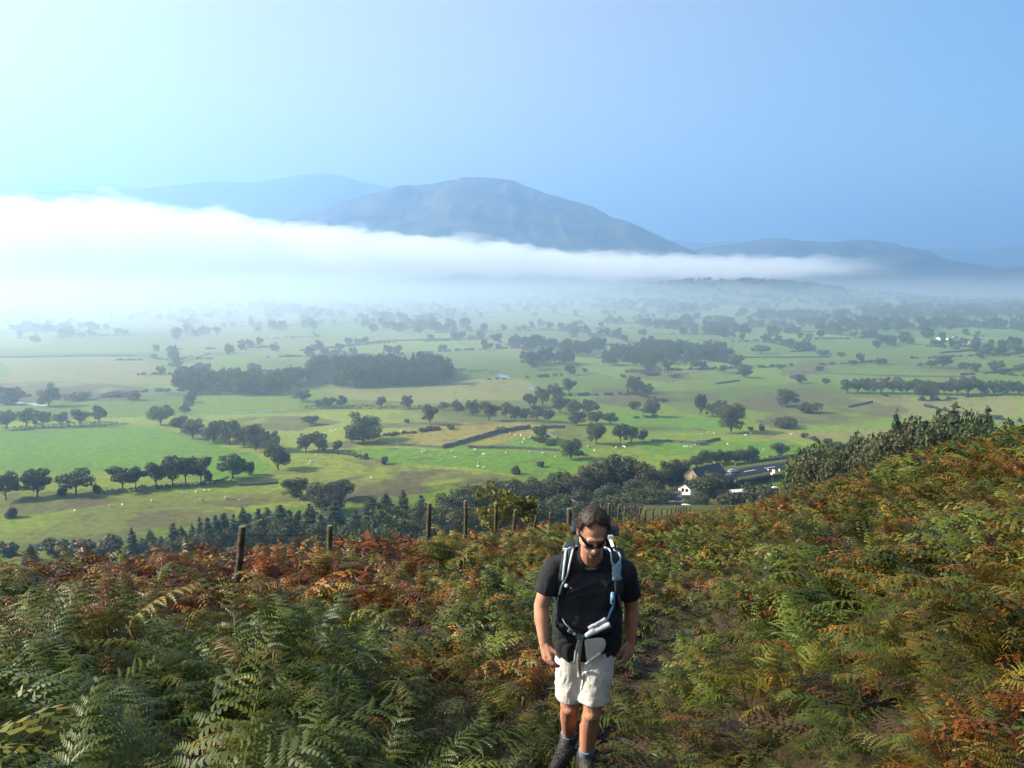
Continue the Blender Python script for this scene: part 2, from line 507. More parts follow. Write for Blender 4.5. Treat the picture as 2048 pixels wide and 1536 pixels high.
# ================================================================== the fells
def mat_fell(name, a, b_, scale):
    m, nt, b = mat_new(name)
    N, L = nt.nodes.new, nt.links.new
    g = N('ShaderNodeNewGeometry')
    n1 = N('ShaderNodeTexNoise'); n1.inputs['Scale'].default_value = scale; n1.inputs['Detail'].default_value = 8; n1.inputs['Roughness'].default_value = 0.62
    L(g.outputs['Position'], n1.inputs['Vector'])
    r = N('ShaderNodeValToRGB'); e = r.color_ramp.elements
    e[0].position = 0.38; e[0].color = a + (1,); e[1].position = 0.62; e[1].color = b_ + (1,)
    L(n1.outputs['Fac'], r.inputs['Fac']); L(r.outputs['Color'], b.inputs['Base Color'])
    b.inputs['Roughness'].default_value = 1.0; b.inputs['Specular IOR Level'].default_value = 0.05
    bp = N('ShaderNodeBump'); bp.inputs['Strength'].default_value = 0.6; bp.inputs['Distance'].default_value = 30
    L(n1.outputs['Fac'], bp.inputs['Height']); L(bp.outputs['Normal'], b.inputs['Normal'])
    return m

def fell(name, label, prof, D, front, back, mat, seed, amp=0.1, n=420, base=None):
    px = [p[0] for p in prof]
    ts = np.array([(p - 1024) / FOCAL for p in px])
    hs = np.array([ray(p, q).z * D for p, q in prof])
    tg = np.linspace(ts[0], ts[-1], n)
    H = np.interp(tg, ts, hs)
    k = np.ones(5) / 5
    Hs = np.convolve(np.pad(H, 2, 'edge'), k, 'valid')
    H = 0.5 * H + 0.5 * Hs
    b0 = VALLEY - 20 if base is None else base
    rows = np.concatenate([np.linspace(D - front, D, 70), np.linspace(D, D + back, 16)[1:]])
    T, YY = np.meshgrid(tg, rows)
    Hm = np.broadcast_to(H, T.shape)
    u = np.where(YY < D, (D - YY) / front, (YY - D) / back)
    fall = (1 - smooth01(u)) * 0.55 + (1 - u) * 0.45
    edge = smooth01(np.minimum((T - ts[0]) / 0.05, (ts[-1] - T) / 0.05))
    XX = T * (YY * 0.55 + D * 0.45)
    rel = (Hm - b0)
    wx = XX + 160 * fbm(XX / 700, YY / 700, seed + 3, 3)
    gul = 0.55 * (1 - 2.6 * np.abs(fbm(wx / 520, YY / 1500, seed, 3))) + 0.35 * (1 - 2.6 * np.abs(fbm(wx / 190, YY / 700, seed + 9, 3))) + 0.35 * fbm(XX / 90, YY / 120, seed + 5, 4)
    z = b0 + rel * fall * (1 + 0 * edge) + rel * amp * gul * np.minimum(1, u * 5) * (1 - u)
    o = grid_mesh(name, XX, YY, z, mat)
    tag(o, label, kind='structure')
    return o

MF1 = mat_fell('fell_grass', (0.018, 0.022, 0.012), (0.105, 0.092, 0.040), 0.006)
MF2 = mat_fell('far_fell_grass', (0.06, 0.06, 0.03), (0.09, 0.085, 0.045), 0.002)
fell('mountain', 'broad peaked fell rising from the fog bank', [(330, 560), (480, 505), (620, 425), (700, 402), (760, 386), (800, 376), (820, 371), (835, 373), (870, 368), (905, 361), (940, 355), (960, 353.5), (1000, 358), (1030, 365), (1060, 378), (1100, 393), (1150, 404), (1175, 412), (1215, 434), (1250, 443), (1290, 464), (1330, 484), (1375, 500), (1430, 520), (1520, 548), (1600, 570)], 5200, 2000, 1500, MF1, 301, 0.13)
fell('foothill', 'lower shoulder on the right flank of the main fell', [(960, 560), (1040, 500), (1110, 462), (1150, 449), (1200, 445), (1255, 445), (1300, 466), (1350, 488), (1400, 510), (1480, 545)], 4400, 700, 900, MF1, 350, 0.15)
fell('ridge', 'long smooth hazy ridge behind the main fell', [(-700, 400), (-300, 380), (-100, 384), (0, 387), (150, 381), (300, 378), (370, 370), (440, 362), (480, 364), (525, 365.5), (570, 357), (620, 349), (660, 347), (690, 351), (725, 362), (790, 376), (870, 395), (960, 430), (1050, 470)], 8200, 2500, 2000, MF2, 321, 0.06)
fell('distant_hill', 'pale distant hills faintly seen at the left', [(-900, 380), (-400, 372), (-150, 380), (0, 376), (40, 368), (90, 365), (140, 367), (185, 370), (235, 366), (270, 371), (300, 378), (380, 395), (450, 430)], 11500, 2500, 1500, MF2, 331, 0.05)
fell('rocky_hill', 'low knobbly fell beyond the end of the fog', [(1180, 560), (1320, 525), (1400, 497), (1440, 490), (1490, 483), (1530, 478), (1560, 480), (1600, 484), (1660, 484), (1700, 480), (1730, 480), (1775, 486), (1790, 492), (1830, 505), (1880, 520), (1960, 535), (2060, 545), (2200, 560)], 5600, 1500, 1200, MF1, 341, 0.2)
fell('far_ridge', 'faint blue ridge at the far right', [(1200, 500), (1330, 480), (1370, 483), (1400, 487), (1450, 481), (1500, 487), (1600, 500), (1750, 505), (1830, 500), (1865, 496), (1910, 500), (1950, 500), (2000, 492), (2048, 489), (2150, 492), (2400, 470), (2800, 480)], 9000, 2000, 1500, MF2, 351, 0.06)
fell('spur', 'dark wooded spur below the low knobbly fell', [(1560, 580), (1640, 545), (1700, 534), (1760, 538), (1830, 552), (1900, 548), (1980, 540), (2048, 532), (2200, 520), (2500, 540)], 4300, 900, 800, MF1, 361, 0.2)

# ================================================================== air, mist and fog
def box_mesh(name, x0, x1, y0, y1, z0, z1, mat):
    v = [(x0, y0, z0), (x1, y0, z0), (x1, y1, z0), (x0, y1, z0), (x0, y0, z1), (x1, y0, z1), (x1, y1, z1), (x0, y1, z1)]
    f = [(0, 3, 2, 1), (4, 5, 6, 7), (0, 1, 5, 4), (1, 2, 6, 5), (2, 3, 7, 6), (3, 0, 4, 7)]
    return mesh_obj(name, v, f, mat)

def mat_volume(name, col, dens, aniso):
    m = bpy.data.materials.new(name); m.use_nodes = True
    nt = m.node_tree
    nt.nodes.remove(nt.nodes['Principled BSDF'])
    pv = nt.nodes.new('ShaderNodeVolumePrincipled')
    pv.inputs['Color'].default_value = col + (1,)
    pv.inputs['Density'].default_value = dens
    pv.inputs['Anisotropy'].default_value = aniso
    nt.links.new(pv.outputs[0], nt.nodes['Material Output'].inputs['Volume'])
    return m, nt, pv

mh, _, _ = mat_volume('haze_air', (0.40, 0.66, 1.0), 2.6e-4, 0.55)
haze = box_mesh('haze', -14000, 14000, -700, 17000, -180, 900, mh)
tag(haze, 'pale blue haze filling the valley air', kind='stuff')

def mat_fog():
    m, nt, pv = mat_volume('fog', (1.0, 1.0, 1.0), 0.0, 0.3)
    N, L = nt.nodes.new, nt.links.new
    def math_(op, a, b=None, c=None):
        n = N('ShaderNodeMath'); n.operation = op
        for i, v in enumerate((a, b, c)):
            if v is None: continue
            if isinstance(v, (int, float)): n.inputs[i].default_value = v
            else: L(v, n.inputs[i])
        return n.outputs[0]
    def mr(v, a, b, c, d, sm=True):
        n = N('ShaderNodeMapRange'); n.interpolation_type = 'SMOOTHSTEP' if sm else 'LINEAR'
        L(v, n.inputs[0])
        for i, k in enumerate((a, b, c, d)): n.inputs[1 + i].default_value = k
        return n.outputs[0]
    g = N('ShaderNodeNewGeometry')
    sp = N('ShaderNodeSeparateXYZ'); L(g.outputs['Position'], sp.inputs[0])
    x, y, z = sp.outputs
    # position along the bank, 0 at x=-2700, 1 at x=1300
    s = mr(x, -2700, 1300, 0, 1, False)
    def curve(pts):
        n = N('ShaderNodeFloatCurve')
        c = n.mapping.curves[0]
        c.points[0].location = pts[0]; c.points[1].location = pts[-1]
        for p in pts[1:-1]: c.points.new(*p)
        n.mapping.update()
        L(s, n.inputs['Value'])
        return n.outputs[0]
    S = lambda X_: (X_ + 2700) / 4000.0
    Hn = lambda h: (h + 150) / 450.0
    top = curve([(0, Hn(250)), (S(-1731), Hn(185)), (S(-1300), Hn(190)), (S(-900), Hn(145)), (S(-380), Hn(95)), (S(-40), Hn(54)), (S(300), Hn(34)), (S(640), Hn(22)), (S(1060), Hn(14)), (1, Hn(8))])
    bot = curve([(0, Hn(-140)), (S(-1731), Hn(-140)), (S(-1200), Hn(-120)), (S(-700), Hn(-85)), (S(-380), Hn(-45)), (S(-40), Hn(-40)), (S(300), Hn(-42)), (S(640), Hn(-42)), (S(1060), Hn(-38)), (1, Hn(-30))])
    top = mr(top, 0, 1, -150, 300, False)
    bot = mr(bot, 0, 1, -150, 300, False)
    mp = N('ShaderNodeVectorMath'); mp.operation = 'MULTIPLY'; mp.inputs[1].default_value = (1 / 260.0, 1 / 260.0, 1 / 110.0)
    L(g.outputs['Position'], mp.inputs[0])
    n1 = N('ShaderNodeTexNoise'); n1.inputs['Scale'].default_value = 1.0; n1.inputs['Detail'].default_value = 4.5; n1.inputs['Roughness'].default_value = 0.55
    L(mp.outputs[0], n1.inputs['Vector'])
    nf = N('ShaderNodeTexNoise'); nf.inputs['Scale'].default_value = 3.3; nf.inputs['Detail'].default_value = 3
    L(mp.outputs[0], nf.inputs['Vector'])
    nz = math_('ADD', math_('SUBTRACT', n1.outputs['Fac'], 0.5), math_('MULTIPLY', math_('SUBTRACT', nf.outputs['Fac'], 0.5), 0.65))
    kl = mr(s, 0.2, 0.75, 1.0, 0.45)
    dt = math_('ADD', math_('SUBTRACT', top, z), math_('MULTIPLY', math_('MULTIPLY', nz, 280.0), kl))
    db = math_('ADD', math_('SUBTRACT', z, bot), math_('MULTIPLY', nz, 60.0))
    a = mr(dt, 0, 15, 0, 1)
    b = mr(db, -10, 32, 0, 1)
    ex = mr(math_('ADD', x, math_('MULTIPLY', nz, 300.0)), 880, 1200, 1, 0)
    ey = math_('MULTIPLY', mr(y, 2500, 2700, 0, 1), mr(y, 3600, 3800, 1, 0))
    d = math_('MULTIPLY', math_('MULTIPLY', a, b), math_('MULTIPLY', ex, ey))
    dens = mr(s, 0.25, 0.95, 0.0055, 0.0060)
    d = math_('MULTIPLY', math_('MULTIPLY', d, dens), mr(nf.outputs['Fac'], 0.25, 0.7, 0.35, 1.5))
    # thin ragged mist between the bank and the ground
    n2 = N('ShaderNodeTexNoise'); n2.inputs['Scale'].default_value = 1.0; n2.inputs['Detail'].default_value = 3
    mp2 = N('ShaderNodeVectorMath'); mp2.operation = 'MULTIPLY'; mp2.inputs[1].default_value = (1 / 340.0, 1 / 340.0, 1 / 130.0)
    L(g.outputs['Position'], mp2.inputs[0]); L(mp2.outputs[0], n2.inputs['Vector'])
    low = math_('MULTIPLY', mr(n2.outputs['Fac'], 0.45, 0.72, 0, 1), mr(z, -75, 5, 1, 0))
    low = math_('MULTIPLY', low, math_('MULTIPLY', mr(x, 0, 700, 0.0011, 0.0), mr(y, 2500, 2900, 0, 1)))
    d = math_('ADD', d, low)
    L(d, pv.inputs['Density'])
    m.cycles.volume_step_rate = 0.12
    return m
fog = box_mesh('fog_bank', -2700, 1300, 2500, 3800, -150, 330, mat_fog())
tag(fog, 'long white fog bank lying across the valley and thinning to a tip', kind='stuff')

def mat_mist():
    """ground mist that thickens towards the fog bank and the sunlit left"""
    m, nt, pv = mat_volume('mist', (0.80, 0.90, 1.0), 0.0, 0.4)
    N, L = nt.nodes.new, nt.links.new
    g = N('ShaderNodeNewGeometry'); sp = N('ShaderNodeSeparateXYZ'); L(g.outputs['Position'], sp.inputs[0])
    def mr(v, a, b, c, d):
        n = N('ShaderNodeMapRange'); n.interpolation_type = 'SMOOTHSTEP'; L(v, n.inputs[0])
        for i, k in enumerate((a, b, c, d)): n.inputs[1 + i].default_value = k
        return n.outputs[0]
    def mul(a, b):
        n = N('ShaderNodeMath'); n.operation = 'MULTIPLY'
        for i, v in enumerate((a, b)):
            if isinstance(v, (int, float)): n.inputs[i].default_value = v
            else: L(v, n.inputs[i])
        return n.outputs[0]
    y = mr(sp.outputs[1], 350, 1900, 0.24, 1.0)
    x = mr(sp.outputs[0], -900, 700, 1.0, 0.26)
    z = mr(sp.outputs[2], -85, -5, 1.0, 0.0)
    def add(a, b):
        n = N('ShaderNodeMath'); n.operation = 'ADD'; L(a, n.inputs[0]); L(b, n.inputs[1]); return n.outputs[0]
    y2 = mr(sp.outputs[1], 1300, 2450, 0.0, 1.0); x2 = mr(sp.outputs[0], -1100, 500, 1.0, 0.0); z2 = mr(sp.outputs[2], -70, 60, 1.0, 0.0)
    nz = N('ShaderNodeTexNoise'); nz.inputs['Scale'].default_value = 0.005; nz.inputs['Detail'].default_value = 3; L(g.outputs['Position'], nz.inputs['Vector'])
    L(add(mul(mul(mul(x, y), z), 4.4e-3), mul(mul(mul(x2, y2), z2), mul(nz.outputs['Fac'], 3.4e-3))), pv.inputs['Density'])
    m.cycles.volume_step_rate = 0.5
    return m
mist = box_mesh('ground_mist', -2690, 2300, 330, 2490, -140, 62, mat_mist())
tag(mist, 'thin white ground mist over the fields below the fog', kind='stuff')
# ================================================================== scattering helper (stuff only)
PROTO = bpy.data.collections.new('prototypes')      # never linked to the scene

def proto(name, me):
    o = bpy.data.objects.new(name, me)
    PROTO.objects.link(o)
    return o

def scatter(name, pts, protos, idx, rot, scl, attrs=None):
    """one object that carries many plants nobody could count"""
    col_ = bpy.data.collections.new('set_' + name)
    for i, p in enumerate(protos):
        o = bpy.data.objects.new('%03d_%s' % (i, name), p)
        col_.objects.link(o)
    me = bpy.data.meshes.new(name)
    n = len(pts)
    me.vertices.add(n); me.vertices.foreach_set('co', np.asarray(pts, np.float32).ravel())
    a = me.attributes.new('pick', 'INT', 'POINT'); a.data.foreach_set('value', np.asarray(idx, np.int32))
    a = me.attributes.new('turn', 'FLOAT_VECTOR', 'POINT'); a.data.foreach_set('vector', np.asarray(rot, np.float32).ravel())
    a = me.attributes.new('size', 'FLOAT_VECTOR', 'POINT'); a.data.foreach_set('vector', np.asarray(scl, np.float32).ravel())
    for k, v in (attrs or {}).items():
        a = me.attributes.new(k, 'FLOAT', 'POINT'); a.data.foreach_set('value', np.asarray(v, np.float32))
    o = bpy.data.objects.new(name, me)
    for p in protos:
        for m_ in p.materials:
            if m_.name not in [x.name for x in me.materials]: me.materials.append(m_)
    link(o)
    ng = bpy.data.node_groups.new('scatter_' + name, 'GeometryNodeTree')
    ng.interface.new_socket('Geometry', in_out='INPUT', socket_type='NodeSocketGeometry')
    ng.interface.new_socket('Geometry', in_out='OUTPUT', socket_type='NodeSocketGeometry')
    N, L = ng.nodes.new, ng.links.new
    gi, go = N('NodeGroupInput'), N('NodeGroupOutput')
    ci = N('GeometryNodeCollectionInfo'); ci.inputs['Collection'].default_value = col_
    ci.inputs['Separate Children'].default_value = True; ci.inputs['Reset Children'].default_value = True
    m2p = N('GeometryNodeMeshToPoints')
    ip = N('GeometryNodeInstanceOnPoints'); ip.inputs['Pick Instance'].default_value = True
    def na(nm, t):
        x = N('GeometryNodeInputNamedAttribute'); x.data_type = t; x.inputs['Name'].default_value = nm
        return x.outputs['Attribute']
    L(gi.outputs[0], m2p.inputs[0]); L(m2p.outputs[0], ip.inputs['Points'])
    L(ci.outputs[0], ip.inputs['Instance'])
    L(na('pick', 'INT'), ip.inputs['Instance Index'])
    L(na('turn', 'FLOAT_VECTOR'), ip.inputs['Rotation'])
    L(na('size', 'FLOAT_VECTOR'), ip.inputs['Scale'])
    L(ip.outputs[0], go.inputs[0])
    md = o.modifiers.new('scatter', 'NODES'); md.node_group = ng
    return o

# ================================================================== trees
def mat_leaf(name, c0, c1, c2, transl=0.25):
    """leaf colour varies from leaf to leaf and from tree to tree"""
    m, nt, b = mat_new(name)
    N, L = nt.nodes.new, nt.links.new
    a = N('ShaderNodeAttribute'); a.attribute_name = 'shade'
    oi = N('ShaderNodeObjectInfo')
    r = N('ShaderNodeValToRGB'); r.color_ramp.elements[0].color = c0 + (1,); r.color_ramp.elements[1].color = c1 + (1,)
    L(a.outputs['Fac'], r.inputs['Fac'])
    mx = N('ShaderNodeMix'); mx.data_type = 'RGBA'
    ml = N('ShaderNodeMath'); ml.operation = 'MULTIPLY'; ml.inputs[1].default_value = 0.7
    L(oi.outputs['Random'], ml.inputs[0]); L(ml.outputs[0], mx.inputs['Factor'])
    L(r.outputs['Color'], mx.inputs['A']); mx.inputs['B'].default_value = c2 + (1,)
    L(mx.outputs['Result'], b.inputs['Base Color'])
    b.inputs['Roughness'].default_value = 0.6; b.inputs['Specular IOR Level'].default_value = 0.25
    tr = N('ShaderNodeBsdfTranslucent'); L(mx.outputs['Result'], tr.inputs['Color'])
    ms = N('ShaderNodeMixShader'); ms.inputs[0].default_value = transl
    L(b.outputs[0], ms.inputs[1]); L(tr.outputs[0], ms.inputs[2])
    L(ms.outputs[0], nt.nodes['Material Output'].inputs['Surface'])
    return m

M_LEAF = mat_leaf('broad_leaves', (0.026, 0.040, 0.011), (0.080, 0.098, 0.024), (0.080, 0.060, 0.026))
M_NEEDLE = mat_leaf('needles', (0.014, 0.026, 0.011), (0.040, 0.058, 0.020), (0.040, 0.044, 0.018), 0.1)
M_BUSH = mat_leaf('scrub_leaves', (0.030, 0.035, 0.013), (0.080, 0.078, 0.026), (0.075, 0.052, 0.026))
M_YELLOW = mat_leaf('yellowing_leaves', (0.075, 0.080, 0.012), (0.20, 0.17, 0.022), (0.12, 0.12, 0.018), 0.35)
M_BARK = mat_simple('bark', (0.07, 0.055, 0.042), 0.95, 0.1, 0.4, 3.0)

def leaves_mesh(name, cen, nrm, size, mat, r_, aspect=0.75, tri=False):
    """leaf clumps: one small bent quad per entry"""
    n = len(cen)
    nrm = nrm / (np.linalg.norm(nrm, axis=1, keepdims=True) + 1e-9)
    ref = r_.normal(size=(n, 3))
    t = np.cross(nrm, ref); t /= (np.linalg.norm(t, axis=1, keepdims=True) + 1e-9)
    bt = np.cross(nrm, t)
    s = np.asarray(size).reshape(-1, 1)
    v = np.stack([cen - t * s - bt * s * aspect * 0.2, cen + bt * s * aspect - nrm * s * .15, cen + t * s, cen - bt * s * aspect - nrm * s * 0.15], 1).reshape(-1, 3)
    f = np.arange(n * 4).reshape(n, 4)
    me = bpy.data.meshes.new(name)
    me.vertices.add(n * 4); me.vertices.foreach_set('co', v.ravel().astype(np.float32))
    me.loops.add(n * 4); me.loops.foreach_set('vertex_index', f.ravel().astype(np.int32))
    me.polygons.add(n); me.polygons.foreach_set('loop_start', np.arange(0, n * 4, 4, dtype=np.int32))
    me.update(calc_edges=True)
    a = me.attributes.new('shade', 'FLOAT', 'POINT')
    a.data.foreach_set('value', np.repeat(np.clip(r_.normal(0.5, 0.22, n), 0, 1), 4).astype(np.float32))
    me.materials.append(mat)
    return me

def crown_points(r_, n, lobes):
    """points on and inside a set of lobes (centre, radius3), favouring the outside"""
    w = np.array([l[1][0] * l[1][2] for l in lobes]); w = w / w.sum()
    k = r_.choice(len(lobes), n, p=w)
    d = r_.normal(size=(n, 3)); d /= np.linalg.norm(d, axis=1, keepdims=True)
    rad = r_.uniform(0.62, 1.04, (n, 1))
    c = np.array([l[0] for l in lobes])[k]; rr = np.array([l[1] for l in lobes])[k]
    p = c + d * rr * rad
    return p, d + r_.normal(size=(n, 3)) * 0.55

def trunk_mesh(name, H, limbs, r0):
    bm = bmesh.new()
    for pts, ra, rb in limbs:
        n = len(pts)
        add_tube(bm, pts, [ra + (rb - ra) * i / (n - 1) for i in range(n)], 6)
    me = bpy.data.meshes.new(name); bm.to_mesh(me); bm.free(); me.materials.append(M_BARK)
    return me

def broadleaf(seed, H=12.0, W=12.0, clear=0.16, nl=10, nleaf=1900, leaf=0.42, mat=None):
    r_ = np.random.default_rng(seed)
    lobes = [(np.array([0, 0, H * (clear + 0.45)]), np.array([W * .26, W * .26, H * .28]))]
    for i in range(nl):
        a = 2 * math.pi * i / nl + r_.uniform(-.4, .4)
        e = r_.uniform(-0.75, 1.0)
        rr = r_.uniform(0.10, 0.25)
        q = W * (0.54 - rr) * math.cos(e * 0.9) * r_.uniform(.8, 1.0)
        z = H * (clear + 0.42) + H * (0.56 - clear * .6 - rr * .7) * e * 0.9
        lobes.append((np.array([math.cos(a) * q, math.sin(a) * q, z]), np.array([W * rr, W * rr, H * rr * 0.8])))
    p, n = crown_points(r_, nleaf, lobes)
    keep = p[:, 2] > H * clear * 0.7
    crown = leaves_mesh('crown', p[keep], n[keep], r_.uniform(0.6, 1.25, keep.sum()) * leaf * W / 12, mat or M_LEAF, r_)
    limbs = [([(0, 0, -1.5), (0.1, 0, H * clear), (0.0, 0.1, H * 0.55), (0.1, 0, H * 0.8)], H * 0.032, H * 0.008)]
    for l in lobes[1:]:
        z0 = H * r_.uniform(clear * 0.8, 0.4)
        m_ = (np.array([0, 0, z0]) + l[0]) / 2 + np.array([0, 0, -H * .03])
        limbs.append(([(0.02, 0, z0), tuple(m_), tuple(l[0])], H * 0.014, H * 0.005))
    return [('crown', crown), ('trunk', trunk_mesh('trunk', H, limbs, H * .03))], H, W

def conifer(seed, H=15.0, W=6.0, nleaf=1300, mat=None):
    r_ = np.random.default_rng(seed)
    u = 1 - np.sqrt(r_.uniform(0, 1, nleaf)) * 0.95
    z = H * (0.06 + 0.94 * u)
    lay = np.floor(u * 13) / 13
    ph = r_.uniform(0, 2 * math.pi, nleaf)
    lump = 1 + 0.25 * np.sin(ph * 5 + lay * 40)
    rad = W / 2 * (1 - u) ** 0.85 * lump * np.sqrt(r_.uniform(0.12, 1, nleaf)) * (0.8 + 0.35 * ((u * 13) % 1 < 0.5))
    p = np.stack([np.cos(ph) * rad, np.sin(ph) * rad, z - rad * 0.35 + 0.2], 1)
    n = np.stack([np.cos(ph) * .5, np.sin(ph) * .5, np.ones(nleaf)], 1) + r_.normal(size=(nleaf, 3)) * .4
    crown = leaves_mesh('crown', p, n, r_.uniform(.28, .62, nleaf), mat or M_NEEDLE, r_, 0.5)
    return [('crown', crown), ('trunk', trunk_mesh('trunk', H, [([(0, 0, -1.5), (0, 0, H * .5), (0, 0, H * .98)], H * .016, H * .003)], 0))], H, W

def bush(seed, H=4.0, W=6.0, nleaf=700, mat=None):
    r_ = np.random.default_rng(seed)
    lobes = [(np.array([r_.uniform(-.3, .3) * W, r_.uniform(-.3, .3) * W, H * r_.uniform(.3, .55)]), np.array([W * .24, W * .24, H * .38])) for _ in range(6)]
    p, n = crown_points(r_, nleaf, lobes)
    p[:, 2] = np.abs(p[:, 2])
    crown = leaves_mesh('foliage', p, n, r_.uniform(.2, .45, nleaf) * W / 6, mat or M_BUSH, r_)
    limbs = [([(0, 0, -.5), (l[0][0] * .5, l[0][1] * .5, l[0][2] * .5), tuple(l[0])], .12, .04) for l in lobes]
    return [('foliage', crown), ('stem', trunk_mesh('stem', H, limbs, 0))], H, W

KIND = {
    'oak': [broadleaf(1, 12, 12, .06, 12, 2300), broadleaf(2, 12, 12, .09, 10, 2200), broadleaf(3, 12, 12, .05, 14, 2400), broadleaf(4, 12, 12, .10, 9, 2200)],
    'open': [broadleaf(5, 12, 14, .18, 10, 1900), broadleaf(6, 12, 14, .16, 12, 2000), broadleaf(7, 12, 14, .20, 9, 1800)],
    'dense': [broadleaf(8, 12, 12, .03, 15, 4200, .29), broadleaf(9, 12, 12, .02, 14, 4200, .29), broadleaf(10, 12, 12, .02, 17, 4400, .29)],
    'conifer': [conifer(11), conifer(12, 15, 5.4), conifer(13, 15, 7), conifer(14, 15, 6.2)],
    'bush': [bush(21), bush(22), bush(23)],
    'yellow': [broadleaf(31, 12, 12, .04, 12, 2600, .4, M_YELLOW)],
}
TREE_NAME = {'oak': ('broadleaf_tree', 'tree'), 'open': ('broadleaf_tree', 'tree'), 'dense': ('broadleaf_tree', 'tree'), 'conifer': ('conifer_tree', 'conifer'),
             'bush': ('scrub_bush', 'bush'), 'yellow': ('broadleaf_tree', 'tree')}

def plant_tree(kind, loc, h, w, label, group=None):
    parts, H, W = KIND[kind][rnd.randrange(len(KIND[kind]))]
    nm, cat = TREE_NAME[kind]
    t = empty(nm, loc, rnd.uniform(0, 6.28))
    t.scale = (w / W, w / W, h / H)
    for pn, me in parts:
        o = bpy.data.objects.new(pn, me)
        o.parent = t
        link(o)
    tag(t, label, cat, group)
    return t

ORD = ['first', 'second', 'third', 'fourth', 'fifth', 'sixth', 'seventh', 'eighth', 'ninth', 'tenth', 'eleventh', 'twelfth', 'thirteenth', 'fourteenth', 'fifteenth', 'sixteenth', 'seventeenth', 'eighteenth', 'nineteenth', 'twentieth']

def tree_row(kind, what, where, items, group=None, shared=False):
    """items: (px, base_py, height_px, width_px) on the valley floor, or (px, top_py, distance, width_px, 'T') with the foot hidden"""
    items = sorted(items, key=lambda q: q[0])
    for i, it in enumerate(items):
        if len(it) == 5:
            p = at(it[0], it[1], it[2])
            z = ground(p.x, p.y)
            h = p.z - z
            w = it[3] / FOCAL * it[2]
            loc = (p.x, p.y, z)
        else:
            p = on_valley(it[0], it[1])
            p.z = float(valley_z(np.array([p.x]), np.array([p.y]))[0])
            h = it[2] / FOCAL * p.y
            w = it[3] / FOCAL * p.y
            loc = (p.x, p.y, p.z - 0.15)
        k = kind if isinstance(kind, str) else kind[i % len(kind)]
        if len(items) == 1: lab = f'{what} {where}'
        elif shared: lab = f'{what} {where}'
        else: lab = f'{what}, {ORD[i]} from the left {where}'
        plant_tree(k, loc, max(h, 1.0), max(w, 1.0), lab, group or (f'{what}s {where}' if len(items) > 1 else None))

# hedgerow trees in the front pasture on the left
tree_row('open', 'spreading oak', 'of the front pasture row', [(12, 998, 60, 62), (75, 992, 60, 66), (152, 988, 52, 86), (246, 982, 52, 76), (272, 978, 48, 50), (312, 975, 52, 50), (345, 972, 60, 56), (372, 971, 62, 62), (402, 968, 58, 56), (466, 958, 52, 72)], 'oaks in a row across the front pasture')
tree_row('bush', 'small thorn bush', 'by the front pasture oaks', [(122, 990, 24, 26), (196, 985, 22, 22), (418, 962, 30, 22), (497, 950, 32, 24)])
tree_row('oak', 'full round tree', 'of the diagonal clump', [(322, 850, 42, 58), (362, 868, 40, 46), (386, 878, 44, 50), (428, 885, 50, 58), (460, 888, 52, 50), (488, 895, 50, 50), (512, 902, 58, 56), (540, 906, 48, 46), (556, 940, 62, 56)], 'trees of the diagonal clump')
tree_row('dense', 'squat brownish tree', 'in the grass above the conifers', [(590, 994, 48, 62)])
tree_row('dense', 'dark rounded tree', 'at the bracken end of the brown patch', [(682, 998, 46, 66)])
tree_row('oak', 'twin oak', 'of the pair on the wall bank', [(612, 906, 44, 40), (638, 906, 45, 42)], 'pair of oaks on the wall bank')
tree_row('oak', 'small pale tree', 'beside the pair of oaks', [(676, 905, 24, 24)])
tree_row('dense', 'great bushy tree', 'standing alone at the golden field', [(728, 890, 66, 84)])
tree_row('oak', 'lower tree', 'at the foot of the great bushy tree', [(704, 892, 30, 30)])
tree_row('oak', 'tall narrow oak', 'on the field edge above the gold slope', [(860, 858, 46, 40)])
tree_row('oak', 'hedge tree', 'along the dark middle hedge', [(640, 815, 20, 24), (658, 816, 26, 34), (684, 817, 28, 24), (762, 815, 24, 24), (814, 818, 30, 27), (888, 822, 18, 26)])
tree_row('oak', 'misty field tree', 'of the left middle row', [(14, 858, 42, 44), (54, 855, 44, 40), (86, 854, 38, 40), (124, 854, 34, 36), (160, 852, 38, 44), (200, 849, 42, 32)], 'misty trees of the left middle row')
tree_row('dense', 'hazy tall tree', 'alone on the brown bank at the left', [(98, 812, 50, 48)])
tree_row('bush', 'hazy low bush', 'on the brown bank at the left', [(20, 805, 40, 80), (150, 800, 18, 60), (265, 800, 24, 34), (225, 792, 14, 70)])
tree_row('oak', 'rounded tree', 'just below the plantation', [(604, 804, 26, 38), (620, 852, 22, 42)])
tree_row('oak', 'tree', 'in the river wood', [(915, 830, 32, 30), (945, 834, 36, 34), (978, 849, 44, 50), (1012, 838, 34, 26), (1030, 846, 34, 32), (1050, 847, 30, 26), (1074, 850, 36, 34), (1098, 852, 30, 28), (1060, 816, 32, 34), (1085, 812, 42, 42), (1110, 800, 36, 38), (1138, 788, 34, 36), (1120, 828, 40, 44), (1150, 834, 34, 44), (1180, 832, 34, 42)], 'trees of the river wood')
tree_row('oak', 'bright rounded tree', 'of the four by the walled field', [(1155, 858, 30, 40), (1192, 853, 28, 36), (1220, 857, 30, 34), (1192, 896, 50, 42)], 'trees by the walled field')
tree_row('oak', 'pasture tree', 'beside the road field', [(1240, 893, 44, 36), (1262, 893, 42, 36), (1286, 890, 28, 24)])
tree_row('dense', 'rounded dark oak', 'at the end of the walled field', [(1143, 922, 46, 52)])
tree_row('bush', 'lone thorn', 'on the sheep pasture', [(732, 920, 14, 16), (770, 930, 18, 18), (1080, 938, 14, 18), (1032, 952, 22, 24), (813, 852, 10, 14), (20, 1034, 26, 30)])
